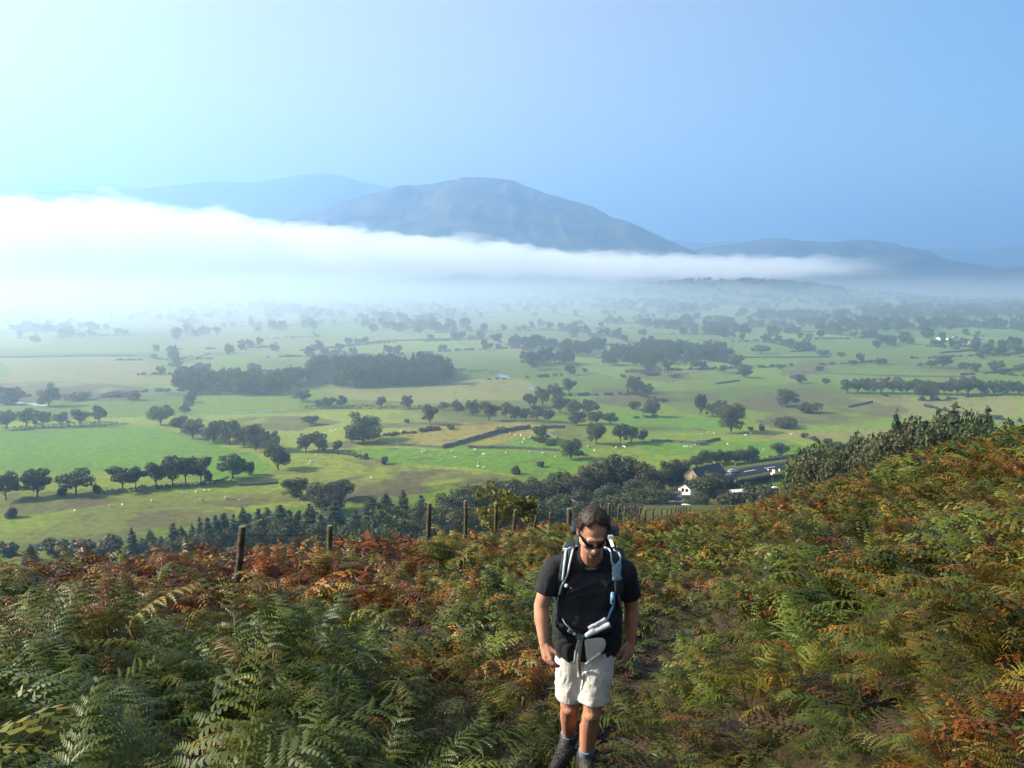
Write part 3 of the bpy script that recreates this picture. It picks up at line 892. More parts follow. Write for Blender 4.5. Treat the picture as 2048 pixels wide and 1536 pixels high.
tree_row('dense', 'tall pasture tree', 'rising above its neighbours right of the centre', [(1463, 868, 66, 62)])
tree_row('oak', 'slender tree', 'behind the tall pasture tree', [(1400, 832, 50, 28), (1424, 834, 30, 30), (1440, 836, 40, 36), (1386, 800, 8, 14)][:3])
tree_row('dense', 'domed evergreen', 'in the dull field', [(1575, 812, 40, 52)])
tree_row('bush', 'wide thorn thicket', 'below the domed evergreen', [(1622, 826, 24, 50)])
tree_row('bush', 'scrub patch', 'on the brown strip', [(1575, 856, 22, 62), (1525, 863, 16, 18), (1500, 863, 10, 12), (1270, 820, 20, 26), (1295, 824, 12, 40)])
tree_row('dense', 'neat round tree', 'alone above the road', [(1560, 917, 32, 44)])
tree_row('dense', 'roadside tree', 'along the far side of the road', [(1392, 938, 34, 36), (1412, 934, 36, 34), (1432, 930, 34, 34), (1450, 930, 32, 30), (1470, 930, 34, 32), (1488, 930, 34, 30), (1505, 930, 42, 32)], 'trees along the far side of the road')
tree_row('oak', 'scattered field tree', 'of the right hand pastures', [(1600, 767, 20, 26), (1652, 769, 15, 18), (1488, 757, 24, 34), (1446, 745, 16, 22), (1404, 735, 12, 16), (1560, 739, 12, 22), (1640, 742, 10, 20), (1705, 732, 14, 20), (1762, 730, 14, 28), (1522, 707, 18, 42), (1592, 702, 16, 32), (1648, 711, 12, 30), (1682, 713, 10, 20), (1140, 750, 22, 26), (1170, 746, 12, 14), (1246, 757, 10, 14), (1348, 756, 8, 30), (1300, 750, 9, 50)], 'scattered trees of the right hand pastures', True)
tree_row('oak', 'shelter belt tree', 'in the long belt below the farm', [(1694, 786, 30, 34), (1716, 786, 32, 34), (1738, 786, 34, 36), (1762, 787, 32, 36), (1786, 787, 30, 36), (1812, 788, 32, 36), (1838, 788, 32, 36), (1864, 789, 32, 34), (1888, 790, 30, 34), (1914, 790, 38, 48), (1936, 790, 40, 48), (1962, 790, 32, 36), (1988, 790, 32, 36), (2012, 791, 32, 34), (2038, 791, 30, 34)], 'trees of the long belt below the farm')
tree_row('oak', 'farm tree', 'near the far white farm', [(1840, 735, 10, 14), (1862, 736, 16, 24), (1886, 737, 26, 38), (1930, 738, 14, 30), (1960, 718, 14, 22), (1974, 712, 26, 30), (1992, 746, 26, 34), (2036, 706, 16, 40), (2040, 745, 18, 26)], 'trees near the far white farm', True)

# plantation of conifers below the brow on the left
tree_row('conifer', 'dark young conifer', 'of the plantation behind the fence', [
    (60, 1088, 246, 43, 'T'), (80, 1094, 262, 49, 'T'), (262, 1055, 237, 63, 'T'), (282, 1074, 240, 54, 'T'), (299, 1059, 257, 53, 'T'), (322, 1072, 252, 52, 'T'), (345, 1045, 249, 63, 'T'), (362, 1053, 249, 70, 'T'),
    (384, 1048, 249, 51, 'T'), (398, 1033, 243, 57, 'T'), (414, 1033, 240, 61, 'T'), (430, 1029, 257, 58, 'T'), (446, 1025, 261, 83, 'T'), (466, 1027, 248, 53, 'T'), (484, 1013, 262, 60, 'T'), (496, 1026, 267, 81, 'T'),
    (516, 1016, 255, 71, 'T'), (534, 1015, 265, 72, 'T'), (559, 1008, 261, 97, 'T'), (578, 1020, 247, 91, 'T'), (598, 1020, 262, 85, 'T'), (618, 1007, 257, 93, 'T'), (640, 1019, 250, 68, 'T'), (668, 1001, 269, 102, 'T'), (710, 1020, 264, 71, 'T'), (742, 995, 280, 100, 'T'), (770, 985, 281, 80, 'T'), (806, 980, 280, 59, 'T'), (842, 990, 278, 72, 'T')], 'conifers of the plantation behind the fence', True)
tree_row('dense', 'dark broadleaf tree', 'filling the plantation behind the fence', [(300, 1074, 235, 60, 'T'), (350, 1064, 235, 70, 'T'), (400, 1056, 238, 70, 'T'), (450, 1050, 240, 74, 'T'), (500, 1042, 242, 76, 'T'), (550, 1036, 244, 76, 'T'), (600, 1034, 245, 80, 'T'), (650, 1036, 245, 80, 'T'), (700, 1040, 243, 84, 'T'), (840, 1030, 245, 84, 'T'), (800, 1004, 265, 80, 'T'), (850, 1000, 265, 74, 'T')], 'dark broadleaf trees filling the plantation', True)
tree_row('bush', 'grey green scrub bush', 'at the plantation edge', [(110, 1075, 255, 70, 'T'), (165, 1072, 255, 80, 'T'), (215, 1066, 255, 80, 'T'), (20, 1078, 255, 60, 'T')])
# dark broadleaf wood behind the fence and the walking man
tree_row('dense', 'low domed dark tree', 'behind the two straight fence posts', [(765, 1003, 225, 140, 'T')])
tree_row('dense', 'tall dark tree', 'of the wood behind the fence', [
    (650, 958, 300, 90, 'T'), (900, 982, 285, 80, 'T'), (930, 970, 290, 90, 'T'), (965, 962, 295, 90, 'T'), (1005, 952, 300, 100, 'T'), (1045, 950, 300, 100, 'T'), (1085, 955, 300, 90, 'T'),
    (1115, 940, 305, 90, 'T'), (1150, 932, 305, 90, 'T'), (1185, 925, 310, 90, 'T'), (1210, 905, 315, 90, 'T'), (1236, 898, 318, 90, 'T'), (1265, 905, 315, 90, 'T'), (1292, 915, 312, 86, 'T'), (1130, 985, 280, 100, 'T'), (1180, 975, 285, 100, 'T'), (1235, 965, 285, 100, 'T'), (1285, 955, 290, 90, 'T'),
    (880, 1010, 250, 90, 'T'), (925, 1000, 252, 96, 'T'), (970, 996, 252, 96, 'T'), (1015, 992, 255, 96, 'T'), (1060, 990, 255, 96, 'T'), (1105, 986, 258, 96, 'T'), (1150, 1005, 248, 96, 'T'), (1200, 995, 252, 96, 'T'), (1250, 985, 258, 96, 'T'), (1300, 975, 262, 90, 'T'), (1330, 975, 270, 70, 'T'), (1180, 1020, 240, 90, 'T'), (1275, 1002, 246, 90, 'T')], 'tall dark trees of the wood behind the fence', True)
tree_row('dense', 'grey green tree', 'beside the stone barn', [(1326, 920, 325, 56, 'T'), (1345, 915, 330, 50, 'T'), (1362, 914, 335, 46, 'T')])
tree_row('dense', 'bushy green tree', 'hiding the front of the stone barn', [(1416, 940, 285, 88, 'T')])
tree_row('dense', 'small ragged tree', 'at the crest below the barn', [(1392, 985, 250, 60, 'T')])
tree_row('bush', 'roadside bush', 'between the road and the crest', [(1510, 963, 300, 66, 'T'), (1540, 968, 280, 60, 'T'), (1476, 952, 330, 40, 'T')])
tree_row('bush', 'low green bush', 'in front of the long shed', [(1466, 983, 255, 70, 'T')])
tree_row('yellow', 'yellow green tree', 'at the edge of the right hand wood', [(1594, 908, 215, 76, 'T')])
tree_row('dense', 'big dark tree', 'of the wood above the right hand crest', [(1626, 866, 151, 126, 'T'), (1660, 872, 136, 126, 'T'), (1694, 856, 140, 138, 'T'), (1730, 860, 136, 138, 'T'), (1764, 868, 133, 138, 'T'), (1648, 900, 122, 138, 'T'), (1705, 892, 118, 138, 'T')], 'big dark trees above the right hand crest')
tree_row(['dense', 'conifer', 'dense', 'dense'], 'rough topped tree', 'of the dark wood on the right hand crest', [(1776, 838, 127, 126, 'T'), (1794, 816, 129, 69, 'T'), (1816, 820, 127, 126, 'T'), (1842, 814, 127, 126, 'T'), (1866, 812, 125, 126, 'T'), (1888, 802, 127, 73, 'T'), (1910, 808, 125, 126, 'T'), (1934, 805, 125, 126, 'T'), (1958, 808, 124, 114, 'T'), (1978, 806, 124, 69, 'T'), (1998, 820, 122, 103, 'T'), (1800, 850, 111, 138, 'T'), (1850, 838, 111, 138, 'T'), (1900, 832, 109, 138, 'T'), (1945, 828, 109, 138, 'T')], 'trees of the dark wood on the right hand crest')

# far woods that read as masses
def wood(name, label, polys, dens_px, hh, kinds, seed):
    r_ = np.random.default_rng(seed)
    protos = []
    for k in kinds:
        for parts, H, W in KIND[k][:2]:
            protos.append((parts[0][1], H, W))
    P, S, I, T = [], [], [], []
    for poly in polys:
        G = [on_valley(a, b) for a, b in poly]
        G2 = [(g.x, g.y) for g in G]
        xs = [g[0] for g in G2]; ys = [g[1] for g in G2]
        area = 0.5 * abs(sum(G2[i][0] * G2[(i + 1) % len(G2)][1] - G2[(i + 1) % len(G2)][0] * G2[i][1] for i in range(len(G2))))
        n = int(area / dens_px)
        q = np.stack([r_.uniform(min(xs), max(xs), n * 12), r_.uniform(min(ys), max(ys), n * 12)], 1)
        q = q[in_poly(q[:, 0], q[:, 1], G2)][:max(n, 2)]
        z = valley_z(q[:, 0], q[:, 1])
        for (x, y), zz in zip(q, z):
            i = r_.integers(len(protos)); h = hh * r_.uniform(.7, 1.25)
            P.append((x, y, zz - .2)); I.append(i); T.append((0, 0, r_.uniform(0, 6.28)))
            w = h * (0.42 if protos[i][2] < 8 else r_.uniform(.85, 1.2))
            S.append((w / protos[i][2], w / protos[i][2], h / protos[i][1]))
    o = scatter(name, P, [p[0] for p in protos], I, T, S)
    tag(o, label, kind='stuff')

wood('plantation', 'dense dark wood block on the misty valley floor', [[(610, 762), (640, 748), (860, 742), (905, 752), (880, 768), (700, 775)]], 34, 15, ['conifer', 'dense'], 1)
wood('riverside_woods', 'mixed hazy wood beside the plantation', [[(360, 790), (370, 768), (520, 770), (590, 765), (600, 778), (540, 792)], [(560, 765), (600, 760), (610, 772), (575, 776)]], 60, 13, ['dense', 'oak', 'conifer'], 2)
wood('middle_woods', 'hazy belt of woods across the middle of the valley', [[(1190, 730), (1230, 705), (1330, 700), (1450, 700), (1470, 715), (1380, 728), (1270, 738)], [(1040, 728), (1110, 722), (1160, 730), (1060, 742)], [(1110, 705), (1200, 695), (1230, 712), (1150, 715)], [(985, 690), (1080, 693), (1120, 702), (1040, 700)]], 190, 13, ['oak', 'dense'], 3)
wood('far_woods', 'pale woods fading into the far mist', [[(705, 662), (780, 655), (930, 655), (985, 668), (950, 672), (740, 667)], [(1270, 652), (1400, 642), (1500, 655), (1460, 665), (1300, 662)], [(1340, 672), (1560, 666), (1640, 668), (1560, 676), (1400, 680)], [(1560, 650), (1900, 640), (2048, 650), (2048, 660), (1700, 668), (1600, 662)], [(1180, 606), (1330, 610), (1450, 622), (1380, 630), (1250, 618)], [(1440, 632), (1700, 632), (1690, 645), (1500, 642)], [(1700, 620), (2048, 615), (2048, 636), (1760, 640)], [(640, 640), (760, 640), (900, 646), (800, 650)], [(400, 612), (560, 618), (700, 636), (640, 640), (480, 622)], [(1390, 585), (1680, 592), (1690, 600), (1500, 600)]], 620, 13, ['oak', 'dense'], 4)
wood('hazy_woods', 'faint hedgerow woods lost in the mist at the left', [[(0, 664), (60, 655), (200, 660), (190, 668), (60, 672)], [(0, 692), (70, 688), (95, 692), (20, 698)], [(480, 662), (600, 655), (660, 662), (520, 668)], [(440, 708), (490, 704), (560, 706), (690, 700), (700, 704), (560, 712), (450, 714)], [(330, 678), (430, 668), (440, 674), (340, 684)], [(700, 686), (730, 683), (740, 688), (705, 692)]], 500, 11, ['oak', 'dense'], 5)
wood('farm_woods', 'hazy wood strip above the far farm', [[(1730, 692), (1760, 685), (1830, 688), (1835, 694), (1750, 698)], [(1990, 700), (2048, 696), (2048, 706), (2000, 706)], [(1840, 678), (1890, 676), (1890, 680), (1845, 683)]], 260, 12, ['oak', 'dense'], 6)

def hedgerows():
    """distant field boundaries: bushes and small trees on the banks between the fields"""
    q = np.random.default_rng(99)
    n = 900000
    d = np.sqrt(q.uniform(380 ** 2, 2500 ** 2, n)); a = q.uniform(-.56, .56, n)
    x, y = np.sin(a) * d, np.cos(a) * d
    ang = 0.35
    U = (x * math.cos(ang) + y * math.sin(ang)) / 150 + 0.35 * fbm(x / 260, y / 260, 261); W_ = (-x * math.sin(ang) + y * math.cos(ang)) / 105 + 0.35 * fbm(x / 240, y / 240, 262)
    eu = np.minimum(U - np.floor(U), 1 - (U - np.floor(U))) * 150; ew = np.minimum(W_ - np.floor(W_), 1 - (W_ - np.floor(W_))) * 105
    k = (np.minimum(eu, ew) < 1.3) & (fbm(x / 70, y / 70, 265) > np.interp(d, [400, 900, 2500], [.22, .02, -.15]))
    k &= q.uniform(0, 1, n) < .55
    x, y, d = x[k], y[k], d[k]
    m = len(x)
    protos = [KIND['bush'][i][0][0][1] for i in range(3)] + [KIND['oak'][i][0][0][1] for i in range(3)]
    tree = q.uniform(0, 1, m) < np.interp(d, [400, 900, 2000], [.02, .10, .22])
    idx = np.where(tree, 3 + q.integers(0, 3, m), q.integers(0, 3, m))
    h = np.where(tree, q.uniform(6, 12, m) / 12, q.uniform(1.2, 3.0, m) / 4); w = np.where(tree, q.uniform(7, 12, m) / 12, q.uniform(3, 6, m) / 6)
    o = scatter('hedgerows', np.stack([x, y, valley_z(x, y) - .2], 1), protos, idx, np.stack([x * 0, x * 0, q.uniform(0, 6.28, m)], 1), np.stack([w, w, h], 1))
    tag(o, 'overgrown hedgerows along the field boundaries across the valley', kind='stuff')
hedgerows()

# ================================================================== stone walls and hedges
M_WALL = mat_simple('dry_stone', (0.12, 0.11, 0.095), 0.95, 0.1, 0.55, 1.2, 0.6, 3.0)

def dry_wall(label, pts, h=1.25, th=0.7, name='stone_wall'):
    """a dry stone wall following the ground, with an uneven top"""
    G = [on_valley(a, b) for a, b in pts]
    V, F = [], []
    k = 0
    for a, b in zip(G, G[1:]):
        n = max(2, int((b - a).length / 1.5))
        t = (b - a).normalized(); s = Vector((-t.y, t.x, 0)).normalized() * th / 2
        for i in range(n + (b is G[-1])):
            p = a.lerp(b, i / n)
            z = float(valley_z(np.array([p.x]), np.array([p.y]))[0])
            j = rnd.uniform(-.12, .12)
            hh = h * rnd.uniform(.82, 1.12)
            c = Vector((p.x + j, p.y + j, 0))
            V += [c - s + Vector((0, 0, z - .5)), c + s + Vector((0, 0, z - .5)), c + s * .6 + Vector((0, 0, z + hh)), c - s * .6 + Vector((0, 0, z + hh))]
            if k:
                o = 4 * k
                for q in range(4):
                    F.append((o - 4 + q, o - 4 + (q + 1) % 4, o + (q + 1) % 4, o + q))
            k += 1
    F += [(3, 2, 1, 0), (len(V) - 4, len(V) - 3, len(V) - 2, len(V) - 1)]
    o = mesh_obj(name, V, F, M_WALL)
    return tag(o, label, 'wall')

dry_wall('thick grey wall climbing beside the golden slope', [(885, 904), (930, 895), (1000, 878), (1060, 869)], 2.0, 1.2)
dry_wall('short grey wall continuing right of the golden slope', [(1072, 871), (1100, 868), (1130, 866)], 1.6, 0.9)
dry_wall('low grey wall leading left from the golden slope', [(780, 897), (830, 899), (885, 904)])
dry_wall('low wall along the bottom of the bright walled field', [(935, 904), (1020, 905), (1120, 909)])
dry_wall('faint wall descending right from the wall corner', [(1060, 869), (1090, 878), (1115, 888)], 0.9)
dry_wall('crumbling wall bending through the pasture above the road', [(1302, 890), (1345, 889), (1395, 892), (1440, 883)])
dry_wall('short low wall in the dull field below the hedge trees', [(1696, 815), (1745, 804)], 1.4)
dry_wall('low wall beside the grassy track on the right', [(1430, 770), (1480, 764)])
dry_wall('long thin wall on the far left meadow', [(0, 717), (150, 715), (270, 714), (330, 724), (350, 735)], 1.6)
dry_wall('far thin wall over the pale meadows', [(600, 703), (720, 692), (760, 684), (960, 678)], 1.8, 1.0)
dry_wall('far wall running across the right hand pastures', [(1360, 717), (1500, 716), (1660, 715)], 1.4)
dry_wall('long straight wall above the shelter belt', [(1580, 745), (1760, 752), (1930, 757)], 1.3)
dry_wall('far wall by the farm field', [(1880, 708), (1960, 701)], 2.0)
dry_wall('low wall crossing the grass by the single oak', [(478, 972), (520, 970), (556, 967)], 1.1)

M_HEDGE = M_BUSH
def hedge(label, pts, h=2.0, w=2.4):
    G = [on_valley(a, b) for a, b in pts]
    r_ = np.random.default_rng(int(pts[0][0] * 7 + pts[0][1]))
    C = []
    for a, b in zip(G, G[1:]):
        n = int((b - a).length * 7)
        u = r_.uniform(0, 1, n)
        x = a.x + (b.x - a.x) * u; y = a.y + (b.y - a.y) * u
        z = valley_z(x, y)
        hh = h * (0.75 + 0.5 * np.abs(noise2(x / 7, y / 7, 5)))
        C.append(np.stack([x + r_.normal(0, w / 4, n), y + r_.normal(0, w / 4, n), z + hh * np.sqrt(r_.uniform(0, 1, n))], 1))
    C = np.concatenate(C)
    me = leaves_mesh('hedge', C, np.stack([r_.normal(size=len(C)), r_.normal(size=len(C)), np.abs(r_.normal(size=len(C))) + .4], 1), r_.uniform(.35, .7, len(C)), M_HEDGE, r_)
    o = bpy.data.objects.new('hedge', me)
    return tag(link(o), label, 'hedge')
hedge('dark overgrown hedge crossing the middle of the valley', [(600, 817), (700, 818), (800, 820), (900, 822), (960, 826)], 2.6, 3)
hedge('low brown hedge below the misty left row', [(0, 862), (100, 858), (230, 853)], 3, 5)
hedge('scrubby hedge line in the right hand moor', [(1250, 745), (1330, 750), (1380, 756)], 3, 5)
hedge('scrubby hedge running down from the pair of oaks', [(640, 907), (690, 912), (730, 922)], 1.8, 3)
hedge('dark hedge along the far side of the road', [(1490, 936), (1530, 928), (1575, 921), (1640, 912)], 2.0, 3)
hedge('thin hedge behind the front pasture oaks', [(200, 990), (300, 980), (400, 971), (470, 962)], 1.6, 3)
hedge('faint hedge by the plantation corner', [(860, 735), (940, 745), (1000, 748)], 3, 5)
hedge('hazy hedge lines on the far pale meadows', [(330, 728), (420, 716), (470, 713)], 4, 6)

# ================================================================== river
M_WATER, _nt, _b = mat_new('river_water')
_b.inputs['Base Color'].default_value = (0.10, 0.13, 0.15, 1); _b.inputs['Roughness'].default_value = 0.12; _b.inputs['Specular IOR Level'].default_value = 0.7
def river(pts, w):
    G = [on_valley(a, b) for a, b in pts]
    V, F = [], []
    G = [a.lerp(b, k / 6) for a, b in zip(G, G[1:]) for k in range(6)] + [G[-1]]
    W0 = w
    for i, p in enumerate(G):
        p = p + Vector((0, 1.5 * math.sin(i * 1.3), 0)); w = W0 * (0.25 + 0.9 * abs(math.sin(i * 0.9 + G[0].x)))
        t = (G[min(i + 1, len(G) - 1)] - G[max(i - 1, 0)]).normalized()
        s = Vector((-t.y, t.x, 0)) * w / 2
        z = float(valley_z(np.array([p.x]), np.array([p.y]))[0]) + 0.12
        V += [(p.x - s.x, p.y - s.y, z), (p.x + s.x, p.y + s.y, z)]
        if i: F.append((2 * i - 2, 2 * i - 1, 2 * i + 1, 2 * i))
    tag(mesh_obj('river', V, F, M_WATER), 'bright reach of the winding river', kind='structure')
river([(466, 826), (500, 824), (540, 822), (572, 821)], 3.5)
river([(545, 786), (560, 784), (575, 783)], 6)
river([(1056, 776), (1066, 778), (1074, 783)], 7)
river([(995, 748), (1003, 750), (1012, 757)], 8)
river([(20, 803), (60, 806), (90, 812)], 5)

# ================================================================== sheep
M_WOOL = mat_simple('wool', (0.62, 0.58, 0.48), 0.95, 0.1, 0.1, 20)
bm = bmesh.new()
add_ball(bm, (0, 0, 0.62), (0.62, 0.32, 0.34), 10); add_ball(bm, (0.72, 0, 0.82), (0.2, 0.12, 0.14), 8)
for sx in (-.35, .38):
    for sy in (-.16, .16): add_cone(bm, (sx, sy, -0.05), (sx, sy, .5), .045, .06, 5)
add_cone(bm, (-.6, 0, .75), (-.75, 0, .45), .06, .03, 5)
sheep_me = bpy.data.meshes.new('sheep'); bm.to_mesh(sheep_me); bm.free(); sheep_me.materials.append(M_WOOL)
def flock(group, label, pts):
    for px, py in pts:
        p = on_valley(px, py)
        o = bpy.data.objects.new('sheep', sheep_me)
        o.location = (p.x, p.y, float(valley_z(np.array([p.x]), np.array([p.y]))[0]) + .02)
        o.rotation_euler = (0, 0, rnd.uniform(0, 6.28)); o.scale = (.95,) * 3
        tag(link(o), label, 'sheep', group)
flock('sheep on the front pasture below the oaks', 'white sheep grazing the front pasture below the row of oaks', [(150, 1023), (221, 1013), (245, 1012), (303, 1005), (366, 990), (374, 989), (392, 987), (410, 984), (420, 983), (401, 1001), (452, 998), (480, 1003)])
flock('sheep on the slope by the single oak', 'white sheep on the grass right of the diagonal clump', [(632, 914), (617, 931), (621, 926), (607, 936), (665, 868), (672, 866), (660, 866)])
flock('sheep in the bright walled field', 'white sheep inside the bright green walled field', [(1000, 889), (1012, 887), (1030, 884), (1042, 884), (1048, 890), (1060, 888), (1078, 887), (1045, 896), (1020, 880), (1066, 879)])
flock('sheep below the walled field', 'white sheep dotted on the pasture below the walled field', [(844, 911), (850, 909), (880, 918), (905, 911), (950, 908), (957, 931), (968, 940), (956, 938), (1012, 914), (1060, 912), (1085, 914), (1110, 920), (968, 916), (885, 925), (910, 921), (742, 958), (700, 975)])
flock('sheep in the pasture above the road', 'white sheep grazing the pasture above the road', [(1232, 902), (1247, 900), (1175, 901), (1189, 908), (1369, 899), (1374, 899), (1382, 900), (1250, 901), (1428, 871), (1416, 870), (1502, 871), (1491, 875), (1474, 870), (1404, 874), (1527, 905), (1390, 895), (1455, 893), (1582, 873)])
flock('sheep above the golden slope', 'white sheep near the golden slope wall', [(995, 875), (803, 873), (807, 874), (910, 858)])
# ================================================================== the fence along the brow
M_POST = mat_simple('weathered_post', (0.075, 0.062, 0.036), 0.9, 0.15, 0.45, 9.0, 0.7, 40.0)
M_POST_TOP = mat_simple('cut_post_end', (0.17, 0.145, 0.10), 0.85, 0.2, 0.25, 40)
M_WIRE = mat_simple('rusty_wire', (0.035, 0.028, 0.024), 0.6, 0.4, 0.3, 30)
POSTS = [  # top px, top py, foot px, distance, radius, label
    (485, 1054, 465, 12.5, .052, 'leaning dark fence post nearest the photographer with a leaf on its top'),
    (660, 1052, 655, 17.0, .055, 'short looking fence post half sunk in brown bracken'),
    (859, 1007, 852, 23.0, .056, 'tall straight fence post in front of the domed dark tree'),
    (931, 1002, 931, 25.5, .056, 'tall upright fence post beside the yellow leaved sapling'),
    (992, 1007, 990, 29.0, .055, 'fence post standing in the yellow leaved sapling'),
    (1031, 1020, 1022, 31.5, .060, 'fence post tilting right beyond the yellow leaved sapling'),
    (1074, 1026, 1062, 36.0, .065, 'strongly tilted fence post with the red and white tag'),
    (1101, 1025, 1097, 42.0, .065, 'thin dark fence post between the tilted post and the thick strainer'),
    (1138, 1017, 1139, 44.0, .125, 'thick round strainer post with a pale cut top'),
    (1218, 1007, 1216, 50.0, .075, 'pale fence post just right of the walking man'),
    (1238, 1010, 1235, 54.0, .075, 'second fence post right of the walking man'),
    (1250, 1014, 1248, 57.0, .075, 'third fence post right of the walking man'),
    (1281, 1014, 1275, 61.0, .08, 'leaning fence post with a brace against it'),
    (1291, 1018, 1288, 64.0, .075, 'slim fence post beyond the braced one'),
    (1307, 1015, 1303, 67.0, .075, 'slightly tilted fence post on the red bracken brow'),
    (1323, 1015, 1322, 71.0, .075, 'fence post at the start of the far close run'),
    (1334, 1016, 1333, 73.0, .07, 'far close set fence post, second of the run'),
    (1342, 1015, 1341, 75.5, .07, 'far close set fence post, third of the run'),
    (1351, 1013, 1350, 78.0, .07, 'far close set fence post, fourth of the run'),
    (1357, 1013, 1356, 80.0, .07, 'far close set fence post, fifth of the run'),
    (1361, 1013, 1361, 82.0, .07, 'far close set fence post, sixth of the run'),
    (1366, 1013, 1366, 84.0, .07, 'far close set fence post, seventh of the run'),
    (1372, 1012, 1372, 86.0, .07, 'far close set fence post, eighth of the run'),
    (1379, 1012, 1380, 88.0, .08, 'last fence post at the dark ragged tree'),
]
post_tops, FENCE = [], []
for k, (tx, ty, fx, d, r, lab) in enumerate(POSTS):
    top = at(tx, ty, d)
    fx_ = at(fx, (1195, 1125, 1115, 1095)[k] if k < 4 else 1055, d).x
    g = ground(fx_, d)
    foot = Vector((fx_, d + 0.02, g - 0.35))
    if top.z - g < .8: top.z = g + .8
    t = empty('fence_post', (foot.x, foot.y, g))
    bm = bmesh.new()
    n = 7
    pts = [foot.lerp(top, i / (n - 1)) + Vector((rnd.uniform(-.008, .008), rnd.uniform(-.008, .008), 0)) for i in range(n)]
    add_tube(bm, [p - t.location for p in pts], [r * rnd.uniform(.92, 1.05) for _ in range(n)], 10)
    bm_obj('shaft', bm, M_POST, t, True)
    bm = bmesh.new()
    ax = (top - foot).normalized()
    add_cone(bm, top - t.location, top - t.location + ax * 0.012, r * .93, r * .88, 10)
    bm_obj('cut_end', bm, M_POST_TOP, t)
    tag(t, lab, 'fence post', 'posts of the wire fence along the brow')
    post_tops.append((top, ax, r)); FENCE.append((fx_, d))

def wire(label, drop):
    bm = bmesh.new()
    P = [Vector(tp - ax * drop + Vector((0, -r - .004, 0))) for tp, ax, r in post_tops]
    P = [P[0] + Vector((-5.5, -2.6, -0.15)), P[0] + Vector((-2.6, -1.3, -.12))] + P
    for a, b in zip(P, P[1:]):
        L_ = (b - a).length
        q = []
        for i in range(9):
            u = i / 8
            q.append(a.lerp(b, u) - Vector((0, 0, 0.035 * L_ * 0.25 * (1 - (2 * u - 1) ** 2))))
        add_tube(bm, q, 0.0045 if a.y < 30 else 0.006, 4)
        if a.y < 30:
            for i in range(int(L_ / 0.13)):
                u = (i + .5) / int(L_ / 0.13)
                c = a.lerp(b, u) - Vector((0, 0, 0.035 * L_ * 0.25 * (1 - (2 * u - 1) ** 2)))
                for s in (-1, 1):
                    add_cone(bm, c - Vector((.01 * s, .004, .018)), c + Vector((.01 * s, .004, .018)), .0028, .0015, 3)
    tag(bm_obj('barbed_wire', bm, M_WIRE), label, 'wire')
wire('upper barbed wire strand strung along the tops of the fence posts', 0.10)
wire('lower barbed wire strand of the same fence, partly hidden in bracken', 0.45)

# leaf on the nearest post, brace, tag and pole
bm = bmesh.new()
tp = post_tops[0][0]
for i in range(7):
    c = tp + Vector((0.03 + i * .035, 0, 0.02 + 0.012 * i))
    for s in (-1, 1):
        v = [bm.verts.new(c), bm.verts.new(c + Vector((.02, .03 * s, .02))), bm.verts.new(c + Vector((.05, .045 * s * (1 - i / 8), .012))), bm.verts.new(c + Vector((.035, 0, .002)))]
        bm.faces.new(v)
M_YFROND = mat_simple('yellow_frond', (0.20, 0.17, 0.02), 0.7, 0.2, 0.2, 20)
tag(bm_obj('fern_tip', bm, M_YFROND), 'yellow bracken tip lying over the nearest fence post', 'leaf')
bm = bmesh.new()
tp, ax, r = post_tops[12]
add_tube(bm, [tp - ax * .55 + Vector((-.05, 0, 0)), tp - ax * 1.35 + Vector((-.62, 0.1, 0))], [.05, .055], 8)
tag(bm_obj('fence_brace', bm, M_POST), 'wooden brace propped against the leaning fence post', 'brace')

M_RED = mat_simple('red_plastic', (0.55, 0.03, 0.02), 0.5, 0.4, 0.1, 10)
M_WHITE = mat_simple('white_paint', (0.75, 0.74, 0.70), 0.6, 0.4, 0.05, 10)
tg = at(1064, 1038, 35.6)
t = empty('marker_tag', tg)
bm = bmesh.new(); add_box(bm, (0, 0, 0), (.13, .012, .15), Euler((0, R(25), 0)).to_matrix()); bm_obj('plate', bm, M_RED, t)
bm = bmesh.new(); add_box(bm, (.01, -.010, .02), (.07, .006, .075), Euler((0, R(25), 0)).to_matrix()); add_box(bm, (-.03, -.010, -.045), (.03, .006, .03), Euler((0, R(25), 0)).to_matrix()); bm_obj('white_patch', bm, M_WHITE, t)
bm = bmesh.new(); add_tube(bm, [(.05, 0, .05), (.12, .05, .07), (.17, .1, .06)], .006, 4); bm_obj('tie', bm, M_WIRE, t)
tag(t, 'small red and white tag hanging on the tilted fence post', 'tag')

tp = at(1149, 1001, 60.0)
g = ground(tp.x - .1, 60.0)
t = empty('marker_pole', (tp.x - .1, 60.0, g))
bm = bmesh.new(); add_tube(bm, [(0, 0, -.4), (0.02, 0, (tp.z - g) * .5), (.04, 0, tp.z - g - .06)], [.045, .042, .04], 8); bm_obj('pole', bm, M_POST, t)
bm = bmesh.new(); add_box(bm, (.03, 0, tp.z - g), (.36, .05, .05), Euler((0, R(32), 0)).to_matrix()); add_box(bm, (.03, 0, tp.z - g - .08), (.09, .05, .09)); bm_obj('cross_bar', bm, M_WHITE, t)
tag(t, 'thin pole with a pale slanted bar on top behind the fence', 'pole')

